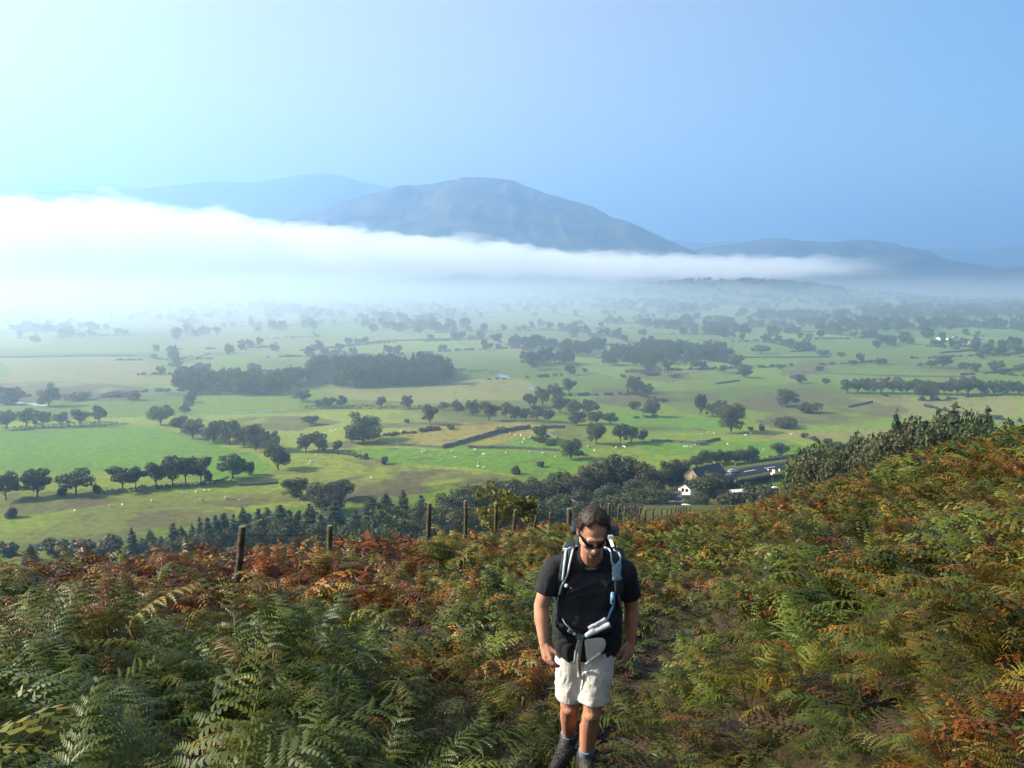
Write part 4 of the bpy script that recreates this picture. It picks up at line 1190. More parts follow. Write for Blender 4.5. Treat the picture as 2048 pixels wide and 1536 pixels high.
# yellow leaved sapling by the fence
def sapling(px, py, d, h, w, label, seed):
    p = at(px, py, d); g = ground(p.x, d)
    h = p.z - g
    r_ = np.random.default_rng(seed)
    lob = [(np.array([r_.uniform(-.34, .34) * w, r_.uniform(-.3, .3) * w, h * r_.uniform(.45, .95)]), np.array([.17 * w, .17 * w, .085 * h])) for _ in range(15)]
    pp, nn = crown_points(r_, 800, lob)
    t = empty('sapling', (p.x, d, g))
    o = bpy.data.objects.new('crown', leaves_mesh('crown', pp, nn, r_.uniform(.05, .10, len(pp)), M_YELLOW, r_)); o.parent = t; link(o)
    limbs = [([(0, 0, -.4), (.05, 0, h * .5), (.1, 0, h * .95)], .05, .012)] + [([(0.02, 0, h * .25), tuple((l[0] + np.array([0, 0, h * .3])) / 2), tuple(l[0])], .02, .006) for l in lob]
    o = bpy.data.objects.new('trunk', trunk_mesh('trunk', h, limbs, 0)); o.parent = t; link(o)
    tag(t, label, 'sapling')
sapling(985, 968, 33, 0, 2.2, 'yellow leaved sapling growing at the fence between the upright posts', 5)
sapling(1042, 985, 35, 0, 1.5, 'thin yellowing sapling beside the tilting fence post', 6)

# ================================================================== farm, road and car below the crest
M_STONE = mat_simple('barn_stone', (0.27, 0.22, 0.15), 0.95, 0.1, 0.3, 0.8, 0.4, 4)
M_STONE2 = mat_simple('barn_stone_dark', (0.15, 0.13, 0.10), 0.95, 0.1, 0.3, 1.5)
M_SLATE = mat_simple('slate', (0.030, 0.036, 0.046), 0.7, 0.3, 0.3, 1.5)
M_VERGE = mat_simple('verge_stone', (0.22, 0.19, 0.14), 0.9, 0.1, 0.2, 2)
M_RENDER = mat_simple('white_render', (0.80, 0.76, 0.66), 0.9, 0.2, 0.06, 2)
M_GLASS = mat_simple('dark_window', (0.015, 0.012, 0.012), 0.2, 0.5, 0.1, 2)
M_REDTRIM = mat_simple('dark_red_paint', (0.10, 0.015, 0.012), 0.6, 0.3, 0.1, 3)
M_GREY = mat_simple('grey_roof', (0.085, 0.09, 0.10), 0.8, 0.2, 0.1, 2)

def gable_house(name, label, cat, pos, yaw, w, l, eave, ridge, wall, roof, windows=(), verge=None, stones=False, bargeboard=None):
    """front gable faces local -Y; windows: (x, z, width, height) on the front gable"""
    t = empty(name, pos, yaw)
    bm = bmesh.new()
    prof = [(-w / 2, -6), (w / 2, -6), (w / 2, eave), (0, ridge), (-w / 2, eave)]
    a = [bm.verts.new((x, 0, z)) for x, z in prof]; b = [bm.verts.new((x, l, z)) for x, z in prof]
    bm.faces.new(a); bm.faces.new(b[::-1])
    for i in range(5):
        if i in (2, 3): continue
        bm.faces.new((a[i], b[i], b[(i + 1) % 5], a[(i + 1) % 5]))
    wl = bm_obj('wall', bm, wall, t)
    if stones:
        bmA, bmB = None, None
        k = 0
        z = -2.4
        me_cache = {}
        while z < ridge - .3:
            half = w / 2 if z < eave else w / 2 * (ridge - z) / (ridge - eave)
            x = -half + .12
            while x < half - .2:
                sw = rnd.uniform(.5, .95)
                cx, cz = x + sw / 2, z + .21
                if x + sw < half - .02 and not any(abs(cx - wx) < ww / 2 + sw / 2 and abs(cz - wz) < wh / 2 + .2 for wx, wz, ww, wh in windows):
                    key = rnd.randrange(5)
                    if key not in me_cache:
                        bb = bmesh.new(); add_box(bb, (0, 0, 0), (1, .09, .38))
                        bmesh.ops.bevel(bb, geom=bb.edges[:], offset=.05, segments=1, affect='EDGES')
                        me_ = bpy.data.meshes.new('stone'); bb.to_mesh(me_); bb.free(); me_.materials.append(M_STONES[key]); me_cache[key] = me_
                    s = bpy.data.objects.new('stone', me_cache[key]); s.parent = wl
                    s.location = (cx, -.01 - rnd.uniform(0, .03), cz); s.scale = (sw * .94, 1, rnd.uniform(.9, 1.05))
                    link(s)
                x += sw
            z += .42
    for s, nm in ((-1, 'roof'), (1, 'roof')):
        ov = .25
        n = Vector((s * (ridge - eave), 0, w / 2)).normalized() * .09
        sl = Vector((s * w / 2, 0, eave - ridge))
        e = Vector((0, 0, ridge)) + sl * 1.08
        V = []
        for y in (-ov, l + ov):
            V += [(0, y, ridge), (e.x, y, e.z), (e.x + n.x, y, e.z + n.z), (n.x * 0, y, ridge + .13)]
        rf = mesh_obj('roof', V, [(0, 1, 2, 3), (7, 6, 5, 4), (0, 4, 5, 1), (1, 5, 6, 2), (2, 6, 7, 3), (3, 7, 4, 0)], roof, t)
        if verge:
            bm = bmesh.new()
            for y in (-ov - .05, l + ov + .05):
                add_tube(bm, [(0, y, ridge + .1), (e.x + n.x, y, e.z + n.z)], .13, 4)
            bm_obj('verge', bm, verge, rf)
    for wx, wz, ww, wh in windows:
        bm = bmesh.new()
        for a_, b_ in (((-ww / 2, wh / 2), (ww / 2, wh / 2)), ((-ww / 2, -wh / 2), (ww / 2, -wh / 2)), ((-ww / 2, -wh / 2), (-ww / 2, wh / 2)), ((ww / 2, -wh / 2), (ww / 2, wh / 2))):
            add_tube(bm, [(wx + a_[0], -.05, wz + a_[1]), (wx + b_[0], -.05, wz + b_[1])], .07, 4)
        f = bm_obj('window', bm, bargeboard or verge or M_REDTRIM, t)
        bm = bmesh.new(); add_box(bm, (wx, -.02, wz), (ww, .05, wh)); bm_obj('pane', bm, M_GLASS, f)
    tag(t, label, cat)
    return t

M_STONES = [mat_simple('stone_%d' % i, c, 0.95, 0.1, 0.25, 2) for i, c in enumerate([(.34, .27, .17), (.24, .20, .14), (.42, .36, .25), (.17, .14, .105), (.30, .22, .13)])]
bp_ = at(1384, 938, 322)      # ridge end of the barn
gz = ground(bp_.x, 322)
gable_house('stone_barn', 'old stone barn with a dark slate roof and sunlit gable', 'barn', (bp_.x, bp_.y, bp_.z - 7.6), R(-50), 7.0, 16, 4.6, 7.6, M_STONE, M_SLATE,
            [(-1.75, 2.3, .75, 1.5), (-.35, 2.0, .75, 1.5), (.8, 5.2, .5, .6)], M_VERGE, True)
hp = at(1369, 967, 301)
gable_house('white_cottage', 'white gabled cottage with dark red trim below the barn', 'house', (hp.x, hp.y, hp.z - 4.6), R(-38), 4.6, 7, 3.0, 4.6, M_RENDER, M_SLATE,
            [(-.6, 2.2, .8, 1.2), (.9, 2.3, .9, .9)], M_REDTRIM)
hp = at(1340, 983, 285)
gable_house('lean_shed', 'low white ended shed with a grey roof beside the cottage', 'shed', (hp.x, hp.y, hp.z - 1.9), R(-75), 2.6, 3.6, 1.2, 1.9, M_RENDER, M_GREY)
hp = at(1478, 978, 300)
t = gable_house('long_shed', 'long low shed with a bright sheet roof under the crest', 'shed', (hp.x - 2.6, hp.y, hp.z - 2.4), R(-76), 2.6, 5.0, 1.5, 2.1, M_GREY, mat_simple('bright_sheet', (.62, .62, .50), .5, .5, .1, 1))
# yard
hp = at(1352, 990, 280)
yz = hp.z - 2
M_TARMAC = mat_simple('tarmac', (0.020, 0.023, 0.030), 0.95, 0.06, 0.2, 2)
bm = bmesh.new(); add_box(bm, (hp.x + 2, hp.y + 4, yz - .5), (14, 9, .6)); tag(bm_obj('yard', bm, M_GREY), 'grey yard below the cottage', kind='structure')

# road
def strip(name, pts, w, mat, dz, seg=8):
    V, F = [], []
    P = []
    for a, b in zip(pts, pts[1:]):
        for i in range(seg): P.append(a.lerp(b, i / seg))
    P.append(pts[-1])
    for i, p in enumerate(P):
        t_ = (P[min(i + 1, len(P) - 1)] - P[max(i - 1, 0)]).normalized()
        s = Vector((-t_.y, t_.x, 0)).normalized() * w / 2
        V += [(p.x - s.x, p.y - s.y, p.z + dz), (p.x + s.x, p.y + s.y, p.z + dz)]
        if i: F.append((2 * i - 2, 2 * i - 1, 2 * i + 1, 2 * i))
    return mesh_obj(name, V, F, mat)
RZ = -81.5
rp = [on_valley(a, b, RZ) for a, b in [(1330, 958), (1400, 954), (1440, 950.5), (1480, 945), (1520, 937.5), (1560, 932), (1620, 924), (1700, 916)]]
tag(strip('road', rp, 9, M_TARMAC, 0.0), 'dark tarmac road running behind the barn', kind='structure')
base = mat_simple('verge_grass', (0.07, 0.085, 0.022), 0.95, 0.1, 0.3, 1)
tag(strip('road_bank', rp, 19, base, -0.25), 'grassy bank carrying the road', kind='structure')
M_LINE = mat_simple('road_paint', (0.75, 0.75, 0.72), 0.7, 0.3, 0.1, 3)
for a, b in zip(rp, rp[1:]):
    n = max(1, int((b - a).length / 9))
    for i in range(n):
        q0, q1 = a.lerp(b, (i + .2) / n), a.lerp(b, (i + .75) / n)
        q0 = q0 + Vector((0, 0, 0)); 
        o = strip('road_marking', [q0, q1], .35, M_LINE, 0.02, 1)
        tag(o, 'white dash of the road centre line', kind='structure')
dry_wall('roadside wall between the road and the field above', [(1470, 935), (1520, 927), (1570, 921), (1640, 912)], 1.3, .8)
wl = [on_valley(a, b, -80.5) for a, b in [(1470, 962), (1500, 957), (1530, 951), (1545, 947)]]
bm = bmesh.new()
for a, b in zip(wl, wl[1:]): add_tube(bm, [a, a.lerp(b, .5) + Vector((0, 0, .15)), b], .55, 6)
tag(bm_obj('roadside_wall', bm, M_WALL), 'dark low wall on the near side of the road', 'wall')

# parked car
def car(pos, yaw):
    body_m = mat_simple('silver_paint', (0.45, 0.52, 0.62), 0.25, 0.6, 0.05, 1, metal=0.3)
    glass = mat_simple('car_glass', (0.01, 0.014, 0.02), 0.08, 0.8, 0.1, 1)
    tyre = mat_simple('tyre_rubber', (0.015, 0.015, 0.015), 0.9, 0.2, 0.1, 5)
    rim = mat_simple('wheel_rim', (0.35, 0.35, 0.36), 0.4, 0.5, 0.1, 5, metal=0.8)
    t = empty('estate_car', pos, yaw)
    side = [(-2.15, .35), (-2.2, .75), (-2.1, .95), (-1.85, 1.42), (-1.5, 1.5), (.1, 1.48), (.5, 1.4), (1.15, .98), (1.95, .86), (2.15, .65), (2.15, .35)]
    bm = bmesh.new()
    L_, R_ = [], []
    for x, z in side:
        wy = .86 if z < 1.0 else .66
        L_.append(bm.verts.new((x, -wy, z))); R_.append(bm.verts.new((x, wy, z)))
    bm.faces.new(L_); bm.faces.new(R_[::-1])
    for i in range(len(side)):
        j = (i + 1) % len(side)
        bm.faces.new((L_[i], R_[i], R_[j], L_[j]))
    bmesh.ops.recalc_face_normals(bm, faces=bm.faces[:])
    bmesh.ops.bevel(bm, geom=bm.edges[:], offset=.05, segments=2, affect='EDGES')
    bm_obj('body', bm, body_m, t, True)
    for s in (-1, 1):
        for x0, x1 in ((-1.75, -.75), (-.68, .12), (.17, .85)):
            y0, y1 = .835, .70
            top0, top1 = (x0 + .1 if x0 < -1 else x0), (x1 - .45 if x1 > .5 else x1)
            mesh_obj('side_window', [(x0, s * y0, 1.0), (x1, s * y0, 1.0), (top1, s * y1, 1.4), (top0, s * y1, 1.4)], [(0, 1, 2, 3) if s < 0 else (3, 2, 1, 0)], glass, t)
    mesh_obj('windscreen', [(1.12, -.62, 1.03), (1.12, .62, 1.03), (.6, .55, 1.4), (.6, -.55, 1.4)], [(0, 1, 2, 3)], glass, t)
    mesh_obj('rear_window', [(-2.1, -.6, 1.02), (-2.1, .6, 1.02), (-1.9, .55, 1.4), (-1.9, -.55, 1.4)], [(3, 2, 1, 0)], glass, t)
    for x in (-1.35, 1.35):
        for y in (-.8, .8):
            w = empty('wheel', (x, y, .32)); w.parent = t
            bm = bmesh.new(); add_cone(bm, (0, -.11, 0), (0, .11, 0), .33, .33, 20); bm_obj('tyre', bm, tyre, w)
            bm = bmesh.new(); add_cone(bm, (0, -.12, 0), (0, .12, 0), .2, .2, 14); bm_obj('rim', bm, rim, w)
    for y in (-.6, .6):
        bm = bmesh.new(); add_ball(bm, (2.08, y, .7), (.1, .17, .09), 8); bm_obj('headlight', bm, rim, t)
        bm = bmesh.new(); add_ball(bm, (-2.14, y, .85), (.06, .13, .12), 8); bm_obj('tail_light', bm, M_RED, t)
    tag(t, 'pale silver estate car on the road behind the barn', 'car')
cp = on_valley(1466, 945.5, RZ + .02)
rd = (rp[3] - rp[2]).normalized()
car(cp, math.atan2(rd.y, rd.x))

# white and red boards at the roadside
def board(px, py, d, w, h, label, red=False, lean=0.0):
    p = at(px, py, d); g = min(ground(p.x, p.y), p.z - h)
    t = empty('road_sign', (p.x, p.y, g), R(-35))
    bm = bmesh.new(); add_cone(bm, (0, .08, -.5), (0, .08, p.z - g + h / 2), .06, .06, 6); bm_obj('post', bm, M_GREY, t)
    if red:
        bm = bmesh.new(); add_box(bm, (0, .02, p.z - g), (w * 1.5, .05, h * 1.1)); bm_obj('backing', bm, M_RED, t)
    bm = bmesh.new(); add_box(bm, (0, -.04, p.z - g), (w, .05, h), Euler((0, lean, 0)).to_matrix()); bm_obj('panel', bm, M_WHITE, t)
    tag(t, label, 'sign')
board(1547, 943, 330, 1.0, 1.5, 'white roadside board on a red backing beside the yellow green tree', True)
board(1543, 947.5, 326, .8, .8, 'lower white board below the red backed one')
board(1536, 939, 340, .7, .45, 'small white plate left of the red backed board', lean=.2)
board(1558.5, 940, 334, .5, 1.0, 'narrow white board at the yellow green tree')
M_PALE = mat_simple('pale_tank', (.7, .72, .66), .5, .4, .1, 1)
tp = at(1549, 975, 255); bm = bmesh.new(); add_box(bm, tp, (1.5, .8, .5)); bmesh.ops.bevel(bm, geom=bm.edges[:], offset=.12, segments=2, affect='EDGES')
add_cone(bm, tp + Vector((0, 0, .2)), tp + Vector((0, 0, .38)), .2, .2, 8)
tag(bm_obj('water_trough', bm, M_PALE), 'pale trough half hidden at the bracken crest right of the sheds', 'trough')

# far farms
def farm(px, py, w, h, l, yaw, label, wall, roof=M_SLATE):
    p = on_valley(px, py); g = float(valley_z(np.array([p.x]), np.array([p.y]))[0])
    gable_house('farmhouse', label, 'farm building', (p.x, p.y, g), yaw, w, l, h * .62, h, wall, roof, [(-w * .2, h * .35, 1, 1.2), (w * .2, h * .35, 1, 1.2)])
farm(1876, 684, 6, 6, 9, R(-60), 'white house at the left end of the far farm', M_RENDER)
farm(1895, 684.5, 6, 5, 12, R(-70), 'pale pair of sheds in the middle of the far farm', M_RENDER, M_GREY)
farm(1905, 682, 6, 5, 8, R(-60), 'white shed behind the middle of the far farm', M_RENDER, M_GREY)
farm(1921, 689, 7, 5, 14, R(-65), 'dark roofed barn of the far farm', M_STONE, M_SLATE)
farm(1936, 690, 7, 5, 14, R(-75), 'low barn with red door end at the right of the far farm', M_STONE, M_GREY)
farm(1948, 684, 6, 4, 10, R(-80), 'pale shed at the right end of the far farm', M_RENDER, M_GREY)
farm(1850, 657, 7, 7, 9, R(-60), 'single white farmhouse above the far farm', M_RENDER)
farm(1577, 757, 4, 3, 9, R(-80), 'long stone field barn among the right hand pastures', M_VERGE, M_GREY)
farm(1394, 893, 3, 2, 4, R(-70), 'tiny field shelter at the bend of the crumbling wall', M_VERGE, M_GREY)
# ================================================================== bracken
def mat_fern():
    m, nt, b = mat_new('bracken')
    N, L = nt.nodes.new, nt.links.new
    di = N('ShaderNodeAttribute'); di.attribute_type = 'INSTANCER'; di.attribute_name = 'dry'
    sh = N('ShaderNodeAttribute'); sh.attribute_name = 'shade'
    tn = N('ShaderNodeAttribute'); tn.attribute_type = 'INSTANCER'; tn.attribute_name = 'tone'
    ma = N('ShaderNodeMath'); ma.operation = 'MULTIPLY_ADD'; ma.inputs[1].default_value = 0.42
    sb = N('ShaderNodeMath'); sb.operation = 'SUBTRACT'; sb.inputs[1].default_value = 0.5
    L(sh.outputs['Fac'], sb.inputs[0]); L(sb.outputs[0], ma.inputs[0]); L(di.outputs['Fac'], ma.inputs[2])
    r = N('ShaderNodeValToRGB'); e = r.color_ramp.elements
    e[0].position = 0.0; e[0].color = (0.052, 0.086, 0.013, 1)
    e[1].position = 1.0; e[1].color = (0.065, 0.024, 0.010, 1)
    for p, c in ((0.22, (0.092, 0.118, 0.017)), (0.42, (0.130, 0.130, 0.020)), (0.56, (0.20, 0.135, 0.020)), (0.70, (0.25, 0.080, 0.012)), (0.85, (0.17, 0.045, 0.009))):
        x = e.new(p); x.color = c + (1,)
    L(ma.outputs[0], r.inputs['Fac'])
    hs = N('ShaderNodeHueSaturation')
    mr = N('ShaderNodeMapRange'); mr.inputs[3].default_value = 0.30; mr.inputs[4].default_value = 1.4
    L(tn.outputs['Fac'], mr.inputs[0]); L(mr.outputs[0], hs.inputs['Value']); L(r.outputs['Color'], hs.inputs['Color'])
    L(hs.outputs['Color'], b.inputs['Base Color'])
    b.inputs['Roughness'].default_value = 0.45; b.inputs['Specular IOR Level'].default_value = 0.2
    tr = N('ShaderNodeBsdfTranslucent'); L(hs.outputs['Color'], tr.inputs['Color'])
    ms = N('ShaderNodeMixShader'); ms.inputs[0].default_value = 0.18
    L(b.outputs[0], ms.inputs[1]); L(tr.outputs[0], ms.inputs[2])
    L(ms.outputs[0], nt.nodes['Material Output'].inputs['Surface'])
    return m
M_FERN = mat_fern()

def frond_data(seed, lod, stalk=0.5, blade=0.75, width=0.30):
    """one bracken frond: an arching stalk, opposite pinnae, each with its own pinnules"""
    r_ = np.random.default_rng(seed)
    V, F, S = [], [], []
    lean = r_.uniform(.15, .5); arch = r_.uniform(1.25, 2.1)
    n = 26
    p = np.array([0., 0., 0.]); pts = []; tang = []
    tot = stalk + blade
    for i in range(n + 1):
        u = i / n
        a = lean * 0.6 + arch * max(0, (u * tot - stalk * .55) / (tot - stalk * .55)) ** 0.9
        t = np.array([math.sin(a), 0.03 * math.sin(u * 7 + seed), math.cos(a)])
        pts.append(p.copy()); tang.append(t)
        p = p + t * tot / n
    pts = np.array(pts); tang = np.array(tang)
    def on(u):
        f = np.clip(u, 0, 1) * n; i = min(int(f), n - 1); k = f - i
        return pts[i] * (1 - k) + pts[i + 1] * k, tang[i] * (1 - k) + tang[i + 1] * k
    def quad(a, b, c, d, s):
        o = len(V); V.extend([a, b, c, d]); F.append((o, o + 1, o + 2, o + 3)); S.extend([s, s, s, s])
    # stalk as a thin three sided rod
    ns = {0: 9, 1: 5, 2: 3}[lod]
    w0 = 0.0055
    for i in range(ns):
        a, ta = on(i / ns * .97); b, tb = on((i + 1) / ns * .97)
        wa, wb = w0 * (1.05 - i / ns), w0 * (1.05 - (i + 1) / ns)
        for q in range(3 if lod == 0 else 2):
            an, bn = q * 2.094, (q + 1) * 2.094
            ea = np.array([0, math.cos(an), 0]) + np.array([ta[2], 0, -ta[0]]) * math.sin(an)
            eb = np.array([0, math.cos(bn), 0]) + np.array([ta[2], 0, -ta[0]]) * math.sin(bn)
            quad(a + ea * wa, a + eb * wa, b + eb * wb, b + ea * wb, .62)
    npair = {0: 16, 1: 12, 2: 8}[lod]
    ragged = r_.uniform(.02, .12)
    u0 = stalk / tot
    tip_dry = r_.uniform(-.15, .25)
    for i in range(npair):
        q = (i + .2) / npair
        c, t = on(u0 + (1 - u0) * q)
        side = np.array([0, 1., 0.]); up = np.cross(t, side); up /= np.linalg.norm(up)
        if up[2] < 0: up = -up
        ln = width * (1 - q) ** 0.8 * (0.65 + 0.35 * min(1, q * 6)) * r_.uniform(.85, 1.1) + .02
        for s in (-1, 1):
            if r_.uniform() < ragged: continue
            fwd = 0.45 + 0.35 * q + r_.normal(0, .16)
            ln = ln * r_.uniform(.86, 1.08)
            d = side * s * (1 - 0.2 * fwd) + t * fwd; d /= np.linalg.norm(d)
            droop = r_.uniform(.1, 1.0); curl = r_.normal(0, .22)
            m = {0: 11, 1: 4, 2: 1}[lod]
            m = max(2 if lod < 2 else 1, int(round(m * (0.35 + .65 * ln / width))))
            shade = np.clip(.5 + tip_dry * q + r_.normal(0, .16), 0, 1)
            def pn(v):
                return c + d * ln * v - np.array([0, 0, 1.]) * droop * ln * v * v * .7 + up * .01 + t * curl * ln * v * v
            gap = blade * (1 - u0 * 0) / npair
            pw = min(gap * .66, ln * .36)
            if lod == 2:
                a, e = pn(0), pn(1); mid = pn(.45)
                quad(a, mid - t * pw * .62, e, mid + t * pw * .62, shade)
            elif lod == 1:
                for k in range(m):
                    v0, v1 = k / m, (k + 1) / m
                    w = pw * .75 * (1 - v0 * .8)
                    a, e = pn(v0), pn(v1)
                    for z in (-1, 1):
                        quad(a, a * .35 + e * .65 + t * w * z, e * .8 + a * .2 + t * w * z * .8, e, shade)
            else:
                for k in range(m):
                    v0, v1 = (k + .08) / m, (k + .86) / m
                    w = pw * .74 * (1 - v0 * .82) * r_.uniform(.7, 1.12)
                    a, e = pn(v0), pn(v1)
                    g = d * ln / m * .55
                    dr = np.array([0, 0, -1.]) * w * .25
                    for z in (-1, 1):
                        quad(a, a * .7 + e * .3 + t * w * z * .8 + g * .4 + dr * .6, a * .4 + e * .6 + t * w * z * 1.05 + g * .9 + dr, e, np.clip(shade + r_.normal(0, .1), 0, 1))
    return np.array(V), np.array(F), np.array(S)

def data_mesh(name, V, F, S, mat):
    me = bpy.data.meshes.new(name)
    me.vertices.add(len(V)); me.vertices.foreach_set('co', V.ravel().astype(np.float32))
    me.loops.add(F.size); me.loops.foreach_set('vertex_index', F.ravel().astype(np.int32))
    me.polygons.add(len(F)); me.polygons.foreach_set('loop_start', np.arange(0, F.size, 4, dtype=np.int32))
    me.update(calc_edges=True)
    a = me.attributes.new('shade', 'FLOAT', 'POINT'); a.data.foreach_set('value', S.astype(np.float32))
    me.materials.append(mat)
    return me

def frond_set(lod, n):
    out = []
    for i in range(n):
        r_ = np.random.default_rng(900 + i + lod * 100)
        out.append(frond_data(500 + i, lod, r_.uniform(.34, .5), r_.uniform(.55, .78), r_.uniform(.2, .29)))
    for i in range(3):
        v, f, sh = frond_data(700 + i, lod, .45, .5, .11)
        v = v.copy(); v[:, 2] -= .55 * np.maximum(v[:, 0], 0) ** 1.5; v[:, 1] += .06 * np.sin(v[:, 0] * 14 + i)
        out.append((v, f, np.clip(sh + .75, 0, 1.9)))
    return out
F0, F1, F2 = frond_set(0, 9), frond_set(1, 8), frond_set(2, 6)
FROND_ME = [data_mesh('frond', *f, M_FERN) for f in F0]

def rotz(a):
    c, s = math.cos(a), math.sin(a)
    return np.array([[c, -s, 0], [s, c, 0], [0, 0, 1]])

def plant_data(fr, seed, k):
    """several fronds from one rootstock joined, for the mass of bracken further off"""
    r_ = np.random.default_rng(seed)
    V, F, S = [], [], []
    o = 0
    for i in range(k):
        v, f, s = fr[r_.integers(len(fr)) if r_.uniform() < .35 else r_.integers(len(fr) - 3)]
        sc = r_.uniform(.75, 1.2)
        v = (v * sc) @ rotz(r_.normal(0, .9)).T + np.array([r_.normal(0, .13), r_.normal(0, .13), r_.uniform(-.12, .05)])
        V.append(v); F.append(f + o); S.append(np.clip(s + r_.normal(0, .1), 0, 1.9)); o += len(v)
    return np.concatenate(V), np.concatenate(F), np.concatenate(S)
N1, N2 = 10, 8
PL = [data_mesh('bracken', *plant_data(F1, 40 + i, 5), M_FERN) for i in range(N1)] + [data_mesh('bracken', *plant_data(F2, 60 + i, 5), M_FERN) for i in range(N2)]

# where it grows
fx = np.array(FENCE)
def fence_dist(x, y):
    best = np.full(x.shape, 1e9); side = np.zeros(x.shape)
    pts = [(FENCE[0][0] - 9, FENCE[0][1] - 4.5)] + FENCE
    for (ax, ay), (bx, by) in zip(pts, pts[1:]):
        dx, dy = bx - ax, by - ay
        t = np.clip(((x - ax) * dx + (y - ay) * dy) / (dx * dx + dy * dy), 0, 1)
        d = np.hypot(x - ax - t * dx, y - ay - t * dy)
        cr = dx * (y - ay) - dy * (x - ax)
        side = np.where(d < best, cr, side); best = np.minimum(best, d)
    return best, side

r_ = np.random.default_rng(77)
cell = 0.315
gx, gy = np.meshgrid(np.arange(-16, 46, cell), np.arange(-1.5, 96, cell))
gx = (gx + r_.uniform(-.17, .17, gx.shape)).ravel(); gy = (gy + r_.uniform(-.17, .17, gy.shape)).ravel()
ex, ey = r_.uniform(-5, 6, 700), r_.uniform(.8, 8, 700)      # thicker growth close by
gx = np.concatenate([gx, ex]); gy = np.concatenate([gy, ey])
tt = gx / np.maximum(gy, .1)
cdist = np.interp(tt, _t, SKY_C)
keep = (gx / (np.abs(gy) + 1.2) > -.80) & (gx / (np.abs(gy) + 1.2) < .80) & (gy < cdist * 1.10 + 3)
d_ = np.hypot(gx, gy)
keep &= r_.uniform(0, 1, gx.size) < np.interp(d_, [0, 14, 30, 60, 90], [1, 1, .75, .42, .3])
pd_ = path_dist(gx, gy)
keep &= pd_ > np.where(gy < 3.4, .24, np.where(gy < 9, .27, .30))
keep &= d_ > 1.15
# hollow, grassy gap by the nearest post, ground around the walker
keep &= ~((((gx + 3.1) / .85) ** 2 + ((gy - 7.2) / .55) ** 2) < 1)
keep &= ~((((gx + 3.9) / .6) ** 2 + ((gy - 11.6) / 1.15) ** 2) < 1)
keep &= np.hypot(gx - .42, gy - 5.0) > .48
# random small gaps so the ground shows
keep &= (fbm(gx / 1.1, gy / .8, 610, 2) > np.interp(d_, [0, 8, 25], [-.45, -.36, -.5])) | ((gy < 4.2) & (gx > .55))
fd, side = fence_dist(gx, gy)
far_side = (side > 0) & (fd > 4.5) & (gy < 60)
keep &= ~(far_side & (r_.uniform(0, 1, gx.size) < .8))
gx, gy, fd, side, d_, pd_ = gx[keep], gy[keep], fd[keep], side[keep], d_[keep], pd_[keep]
gz = hill_z(gx, gy)
n_ = len(gx)
right = smooth01((gx - 1.6) / 2.5)
nz1 = fbm(gx / 2.2, gy / 2.2, 620, 3); nz2 = fbm(gx / .8, gy / .8, 640, 2)
dry = 0.265 + 0.36 * nz1 + 0.30 * nz2 + r_.normal(0, .15, n_)
dry = dry + 0.25 * np.exp(-(fd / 2.6) ** 2) + 0.28 * smooth01((gy - 7.5) / 4) * (gx < -1.5)
dry = dry + right * (0.04 + 0.07 * smooth01((gy - 10) / 20)) + 0.10 * smooth01((gy - 25) / 30)
# the rust patches on the right bank
for cx_, cy_, rx, ry, a in ((2.35, 3.35, .6, .5, .6), (1.35, 2.55, .5, .25, .45), (4.2, 7.2, .8, .6, .45), (7.2, 10.0, 1.2, .8, .45), (3.3, 4.6, .5, .35, .45)):
    dry = dry + a * np.exp(-(((gx - cx_) / rx) ** 2 + ((gy - cy_) / ry) ** 2))
dry = np.clip(dry, 0.0, 0.95)
hgt = 0.94 + 0.62 * fbm(gx / 1.3, gy / 1.3, 650, 2) + 0.22 * np.exp(-(fd / 2.2) ** 2) + r_.normal(0, .1, n_)
hgt *= 1 - .3 * np.exp(-(((gx + 3.6) / 1.0) ** 2 + ((gy - 11) / 2.0) ** 2))
hgt *= np.where(pd_ < 1.0, .8, 1.0)
hgt = np.clip(hgt * .72, .36, 1.05)
# fronds lean downhill and away from the wind: mostly to the left and towards the viewer
head = np.where(right > .5, R(215), R(205)) + r_.normal(0, 1.0, n_)
tone = np.clip(.45 + .4 * fbm(gx / .9, gy / .9, 660, 2) + r_.normal(0, .2, n_), 0, 1)

# visible size ranks the plants that become things of their own
px_ = 1024 + FOCAL * gx / np.maximum(gy, .3)
vis = (px_ > -60) & (px_ < 2110) & (gy > 1.2)
zc = (gz + .55)
py_ = 768 - FOCAL * ((zc / np.maximum(gy, .3) + math.tan(PITCH)) / (1 - zc / np.maximum(gy, .3) * math.tan(PITCH)))
vis &= (py_ < 1700)
order = np.where(vis, d_, 1e9).argsort()
NEAR = set(order[:300].tolist())
def fern_words(i):
    d = dry[i]
    c = 'green' if d < .30 else 'yellow green' if d < .47 else 'rust tinged' if d < .64 else 'brown withered'
    if gx[i] < .45:
        z = 'on the slope left of the walker' if gy[i] > 3.0 or gx[i] > -1 else 'in the bottom left corner'
    else:
        z = 'on the bank right of the walker' if gy[i] > 3.2 or gx[i] < 1.2 else 'in the bottom right corner'
    return f'{c} bracken plant {z}', f'{c} bracken plants {z}'
